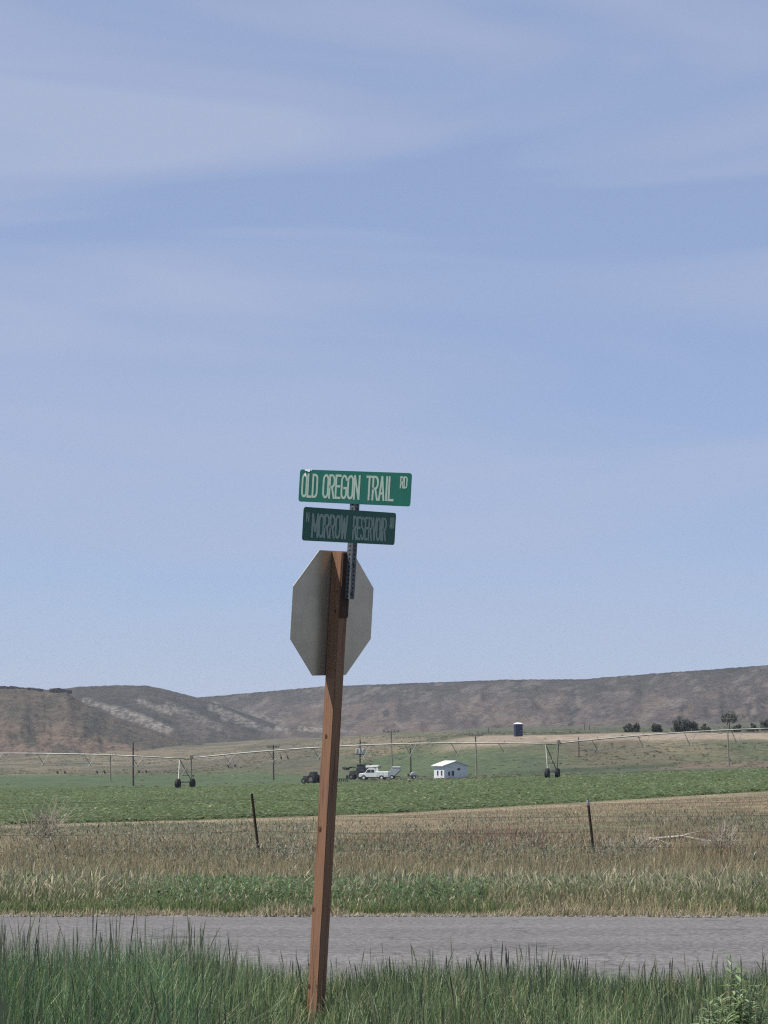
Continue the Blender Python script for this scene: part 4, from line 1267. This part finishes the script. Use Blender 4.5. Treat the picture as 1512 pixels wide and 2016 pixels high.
# ------------------------------------------------------------------ white shed
SHW = mat('white_painted_siding', (0.66, 0.67, 0.69), (0.56, 0.57, 0.60), 2.0, 0.6)
SHR = mat('white_metal_roof', (0.70, 0.70, 0.69), (0.58, 0.58, 0.57), 1.5, 0.45)
GLASS = mat('dark_window_glass', (0.015, 0.018, 0.024), (0.03, 0.033, 0.04), 3.0, 0.15, spec=0.6)
def shed():
    g = gp(887, 398)
    root = empty('shed', g + Vector((0, 0, -.25)), R(22), 'small white gable-roofed shed in the green field', 'shed')
    W_, Ln, he, hp = 4.3, 4.4, 2.35, 3.05
    wl = MB().prism([(-W_ / 2, -.6), (W_ / 2, -.6), (W_ / 2, he), (0, hp), (-W_ / 2, he)], Ln, Matrix.Translation((0, -Ln / 2, 0))).build('wall', SHW, root)
    ov = .35
    sl = (hp - he) / (W_ / 2)
    for s_ in (-1, 1):
        x0_, z0_ = 0, hp + .02; x1_ = s_ * (W_ / 2 + ov); z1_ = hp - sl * (W_ / 2 + ov) + .02
        p_ = [(x0_, z0_), (x1_, z1_), (x1_, z1_ + .14), (x0_, z0_ + .14)]
        MB().prism(p_, Ln + 2 * ov, Matrix.Translation((0, -Ln / 2 - ov, 0))).build('roof', SHR, root)
    for x_, z_, ww, hh in ((-1.25, 1.0, .35, .7), (-.55, 1.05, .42, .85), (.55, 1.75, .5, .35)):
        wo = MB().box((x_, -Ln / 2 - .02, z_), (ww + .14, .06, hh + .14)).build('window', SHW, root)
        MB().box((x_, -Ln / 2 - .055, z_), (ww, .02, hh)).build('pane', GLASS, wo)
    for y_ in (-1.2, .5):
        wo = MB().box((-W_ / 2 - .02, y_, 1.1), (.06, .74, .94)).build('window', SHW, root)
        MB().box((-W_ / 2 - .055, y_, 1.1), (.02, .6, .8)).build('pane', GLASS, wo)
    dr = MB().box((1.2, -Ln / 2 - .025, .85), (.85, .06, 1.9)).build('door', SHW, root)
    MB().box((.9, -Ln / 2 - .07, .85), (.05, .05, .14)).build('handle', DKST, dr)
shed()

# ------------------------------------------------------------------ portable toilet on the bank
BLUE = mat('dark_blue_plastic', (0.012, 0.02, 0.055), (0.018, 0.028, 0.07), 3, 0.5)
def toilet():
    g = gp(1020.5, 560)
    top = px(1020.5, 1422.5, 560).z
    bot = px(1020.5, 1448, 560).z
    hgt = top - bot; wd = 14.5 / F * 560
    g.z = float(ground_z(g.x, 560)) - .1
    hgt = top - g.z
    root = empty('portable_toilet', g, R(12), 'dark blue portable toilet with white roof on the bare bank', 'toilet')
    wl = MB().box((0, 0, hgt * .44), (wd, wd, hgt * .88)).build('cabin', BLUE, root, bevel=.06)
    n = 5
    MB().lathe([(wd * .72, hgt * .88), (wd * .74, hgt * .91), (wd * .5, hgt * .97), (wd * .15, hgt)], 4, Matrix.Rotation(R(45), 4, 'Z')).build('roof', SHR, root, bevel=.05)
    d_ = MB().box((0, -wd / 2 - .015, hgt * .43), (wd * .66, .05, hgt * .78)).build('door', BLUE, root, bevel=.015)
    MB().box((wd * .24, -wd / 2 - .06, hgt * .42), (.08, .05, .2)).build('handle', TRF, d_)
toilet()

# ------------------------------------------------------------------ vehicles and machines by the poles
PAINT = mat('white_vehicle_paint', (0.70, 0.71, 0.70), (0.62, 0.63, 0.62), 2.0, 0.35, spec=0.5)
DMACH = mat('dark_machine_paint', (0.030, 0.034, 0.034), (0.05, 0.05, 0.045), 2.0, 0.55)
def put_wheels(root, spots_, r_, wd, cap=PAINT):
    for x_, y_ in spots_:
        Mx = Matrix.Translation((x_, y_, r_)) @ Matrix.Rotation(R(90), 4, 'X')
        wm = MB(); wheel(wm, Mx, r_, wd); wo = wm.build('wheel', TYRE, root)
        rm = MB(); rim(rm, Mx, r_, wd * 1.25); rm.build('rim', cap, wo)
def truck():
    g = gp(737, 392)
    t = empty('service_truck', g, R(-12), 'white service truck with boom facing left in the field', 'truck')
    # length along X, front at -X
    MB().prism([(-2.5, .5), (-2.5, 1.0), (-2.35, 1.12), (-1.45, 1.22), (-1.0, 1.85), (-.8, 1.92), (.2, 1.92), (.3, 1.8), (.35, .5)], 1.75, Matrix.Translation((0, -.875, 0))).build('cab', PAINT, t, bevel=.05)
    MB().box((1.5, 0, .98), (2.25, 1.95, .95)).build('service_body', PAINT, t, bevel=.04)
    for x_ in (.75, 1.5, 2.25):
        pd = MB().box((x_, -.985, 1.05), (.62, .04, .62)).build('locker_door', PAINT, t, bevel=.01)
        MB().box((x_, -1.01, 1.2), (.14, .03, .05)).build('handle', DKST, pd)
    MB().prism([(-1.3, 1.28), (-.98, 1.76), (-.45, 1.78), (-.45, 1.28)], .02, Matrix.Translation((0, -.893, 0))).build('window', GLASS, t)
    MB().prism([(-.37, 1.28), (-.37, 1.78), (.12, 1.78), (.18, 1.28)], .02, Matrix.Translation((0, -.893, 0))).build('window', GLASS, t)
    MB().box((-1.235, 0, 1.55), (.03, 1.5, .55), Matrix.Rotation(R(35), 3, 'Y')).build('windscreen', GLASS, t)
    MB().box((-2.56, 0, .62), (.16, 1.8, .24)).build('bumper', DKST, t, bevel=.03)
    MB().box((-2.52, 0, .88), (.06, 1.1, .2)).build('grille', DKST, t)
    for y_ in (-.7, .7):
        MB().box((-2.51, y_, .9), (.08, .26, .2)).build('headlight', GLASS, t, bevel=.02)
    MB().box((0.1, 0, .48), (4.8, .9, .18)).build('chassis', DKST, t)
    put_wheels(t, ((-1.65, -.85), (-1.65, .85), (1.45, -.9), (1.45, .9)), .42, .28)
    bm_ = MB().tube([(.55, 0, 1.4), (.55, 0, 2.05)], .16, 8).build('boom_post', PAINT, t)
    MB().box((-.35, 0, 2.32), (2.3, .28, .3), Matrix.Rotation(R(-3), 3, 'Y')).build('boom', PAINT, t, bevel=.03)
    MB().box((.9, 0, 2.15), (.5, .5, .5)).build('boom_base', DKST, t, bevel=.04)
truck()
def backhoe():
    g = gp(706, 405)
    t = empty('loader_tractor', g, R(-20), 'dark loader tractor with raised bucket arms behind the white truck', 'tractor')
    MB().prism([(-1.5, .8), (-1.5, 1.5), (-.2, 1.65), (-.1, 2.55), (1.2, 2.6), (1.35, .8)], 1.2, Matrix.Translation((0, -.6, 0))).build('body', DMACH, t, bevel=.05)
    MB().box((.6, -.62, 2.0), (1.0, .02, .75)).build('window', GLASS, t)
    MB().box((.55, 0, 2.72), (1.7, 1.5, .14)).build('roof', DMACH, t, bevel=.04)
    put_wheels(t, ((.9, -.85), (.9, .85)), .82, .45, DKST)
    put_wheels(t, ((-1.1, -.75), (-1.1, .75)), .5, .3, DKST)
    for y_ in (-.62, .62):
        MB().tube([(.2, y_, 1.9), (-1.0, y_, 2.25), (-2.0, y_, 2.0)], .11, 6).build('arm', DMACH, t)
    MB().prism([(-2.75, 2.2), (-2.6, 1.75), (-2.1, 1.65), (-1.95, 2.1), (-2.1, 2.0), (-2.45, 1.95)], 1.9, Matrix.Translation((0, -.95, 0))).build('bucket', DMACH, t)
    MB().tube([(1.3, 0, 1.2), (2.2, 0, 2.7), (3.0, 0, 2.2), (3.2, 0, 1.2)], [.17, .15, .12, .1], 6).build('digging_arm', DMACH, t)
    MB().tube([(-1.0, .3, 1.5), (-1.0, .3, 2.2)], .05, 6).build('exhaust', DMACH, t)
backhoe()
def trailer():
    g = gp(775, 398)
    t = empty('hopper_trailer', g, R(-8), 'white hopper trailer with slanted side right of the white truck', 'trailer')
    MB().prism([(-1.2, .55), (.15, .55), (1.15, 1.5), (1.15, 2.05), (-.1, 2.05), (-.35, 1.75)], 1.6, Matrix.Translation((0, -.8, 0))).build('hopper', TRF, t, bevel=.03)
    MB().box((.52, 0, 2.1), (1.36, 1.7, .16)).build('cover', PAINT, t, bevel=.03)
    MB().box((-.2, 0, .48), (2.6, 1.2, .12)).build('frame', DKST, t)
    put_wheels(t, ((-.2, -.8), (-.2, .8)), .38, .24)
trailer()
def tanktrailer():
    g = gp(813, 398)
    t = empty('tank_trailer', g, R(6), 'small low trailer with a rounded pale tank right of the hopper trailer', 'trailer')
    n = 9
    MB().prism([(-.62 + 1.24 * i / 8 if 0 else .62 * math.cos(math.pi * i / 8), .62 + .62 * math.sin(math.pi * i / 8)) for i in range(9)], 1.1, Matrix.Translation((.15, -.55, 0))).build('tank', TRF, t, bevel=.04)
    MB().box((0, 0, .5), (1.9, 1.1, .16)).build('frame', DKST, t)
    MB().box((-.78, 0, .72), (.3, .9, .3)).build('pump', DMACH, t, bevel=.03)
    put_wheels(t, ((.1, -.62), (.1, .62)), .33, .2)
tanktrailer()
def small_tractor():
    g = gp(612, 340)
    t = empty('tractor', g, R(-35), 'dark square-built tractor alone left of the sign post', 'tractor')
    MB().box((-.55, 0, .95), (1.3, .75, .6)).build('hood', DMACH, t, bevel=.08)
    MB().prism([(.05, .6), (.0, 1.45), (.12, 1.75), (.85, 1.78), (1.0, 1.3), (.95, .6)], .95, Matrix.Translation((0, -.475, 0))).build('cab', DMACH, t, bevel=.04)
    MB().box((.5, -.49, 1.45), (.55, .02, .4)).build('window', GLASS, t)
    put_wheels(t, ((.6, -.7), (.6, .7)), .68, .4, DKST)
    put_wheels(t, ((-.85, -.6), (-.85, .6)), .42, .28, DKST)
small_tractor()
def implement():
    g = gp(674, 360)
    t = empty('disc_harrow', g, R(15), 'low dark farm implement just right of the sign post', 'implement')
    MB().box((0, 0, .5), (1.9, 1.0, .12)).build('frame', DMACH, t)
    MB().box((.75, 0, .75), (.25, .25, .6)).build('hitch', DMACH, t)
    for i in range(6):
        Mx = Matrix.Translation((-.8 + .3 * i, -.3, .3)) @ Matrix.Rotation(R(75), 4, 'Y')
        MB().lathe([(.05, -.03), (.32, 0), (.05, .03)], 14, Mx).build('disc', DKST, t)
implement()

# ------------------------------------------------------------------ shrubs and trees on the bank
BARK = mat('bark', (0.07, 0.058, 0.045), (0.05, 0.042, 0.035), 4, 0.9)
def shrub(x0, x1, yt, yb, D, label, name='shrub', trunk=0.0, seed=1, tint=(1, 1, 1), dens=1.0):
    c = px((x0 + x1) / 2, yb, D); top = px((x0 + x1) / 2, yt, D)
    c.z = float(ground_z(c.x, D)) if abs(float(ground_z(c.x, D)) - c.z) < 4 else c.z
    wd = (x1 - x0) / F * D; hg = top.z - c.z
    root = empty(name, c, 0, label, 'tree' if name == 'tree' else 'shrub')
    r = np.random.default_rng(seed)
    tm = MB()
    nt_ = max(1, int(wd / 2.5)) if name == 'shrub' else 1
    for i in range(nt_):
        bx = (i + .5) / nt_ * wd - wd / 2
        tm.tube([(bx * .8, 0, -.3), (bx * .9, 0, hg * .4), (bx, 0, hg * .75)], [.16, .11, .04], 6)
        for k in range(4):
            a = r.uniform(0, 6.28)
            tm.tube([(bx * .9, 0, hg * .35), (bx + math.cos(a) * wd * .15 / nt_, math.sin(a) * .6, hg * .7)], [.07, .02], 4)
    tm.build('trunk', BARK, root)
    ncl = max(16, int(wd * 7)); n = int(3600 * dens)
    cx = r.uniform(-.5, .5, ncl) * wd * .84; cy = r.uniform(-.5, .5, ncl) * min(wd, 4.5) * .8
    env = np.sqrt(np.clip(1 - (cx / (wd * .56)) ** 2, .12, 1))
    cz = hg * (trunk + (1 - trunk) * r.uniform(.05, .95, ncl) ** 1.3 * env * (0.55 + 0.45 * np.sin(cx * 1.9 + seed) ** 2)); rad = r.uniform(.35, .9, ncl) * min(hg * .24, 1.0)
    i = r.integers(0, ncl, n)
    v = r.normal(0, 1, (n, 3)); v /= np.linalg.norm(v, axis=1)[:, None]
    P = np.stack([cx[i], cy[i], cz[i]], 1) + v * (rad[i] * r.uniform(.55, 1.05, n))[:, None]
    P[:, 2] = np.clip(P[:, 2], .05, hg * 1.02)
    cl = r.uniform(.75, 1.25, ncl)[i][:, None]
    col = np.array((.062, .078, .052))[None] * cl * r.uniform(.7, 1.3, (n, 1)) * np.array(tint)[None]
    V, Q, C = leaves(P, r.uniform(.25, .5, n), r.uniform(.16, .3, n), r.uniform(0, 6.28, n), r.uniform(-.8, 1.2, n), col)
    link('crown', np_mesh('crown', V, Q, C), VEGM, root)
shrub(1224, 1262, 1419, 1436, 640, 'small dark round shrub, leftmost on the bare bank', seed=2)
shrub(1284, 1303, 1420, 1435, 640, 'narrow olive shrub between the small round one and the big clump', seed=3, tint=(1.3, 1.2, 1))
shrub(1318, 1376, 1410, 1434, 640, 'largest dark shrub clump on the bank, wide and flat-topped', seed=4, dens=1.8)
shrub(1378, 1398, 1424, 1434, 640, 'low pale shrub at the right foot of the large clump', seed=5, tint=(1.7, 1.5, 1.4), dens=.6)
shrub(1420, 1452, 1399, 1432, 700, 'lone green tree with bare trunk behind the wide crossarm pole', 'tree', .48, 6, (1.3, 1.35, 1.2), dens=.7)
shrub(1441, 1459, 1421, 1435, 660, 'low dark shrub just right of the crossarm pole', seed=7, tint=(1.3, 1.3, 1.2), dens=.7)
shrub(1470, 1496, 1423, 1435, 660, 'wide low shrub left of the right picture edge', seed=8, tint=(1.4, 1.3, 1.2), dens=.8)
shrub(1500, 1514, 1408, 1432, 690, 'tall shrub cut by the right picture edge', seed=9, tint=(1.1, 1.0, .9), dens=.8)

# ------------------------------------------------------------------ haze
def haze():
    b = MB().box((0, 4450, 47), (17200, 9900, 116)).build('haze')
    b.data.materials.clear()
    m_ = bpy.data.materials.new('haze_air'); m_.use_nodes = True
    t = m_.node_tree; t.nodes.clear()
    o_ = t.nodes.new('ShaderNodeOutputMaterial'); v = t.nodes.new('ShaderNodeVolumePrincipled')
    v.inputs['Color'].default_value = (0.80, 0.86, 0.97, 1)
    v.inputs['Density'].default_value = 0.00008
    v.inputs['Anisotropy'].default_value = 0.2
    t.links.new(v.outputs[0], o_.inputs['Volume'])
    b.data.materials.append(m_)
    stuff(b, 'thin bluish haze lying over the valley', 'haze')
haze()
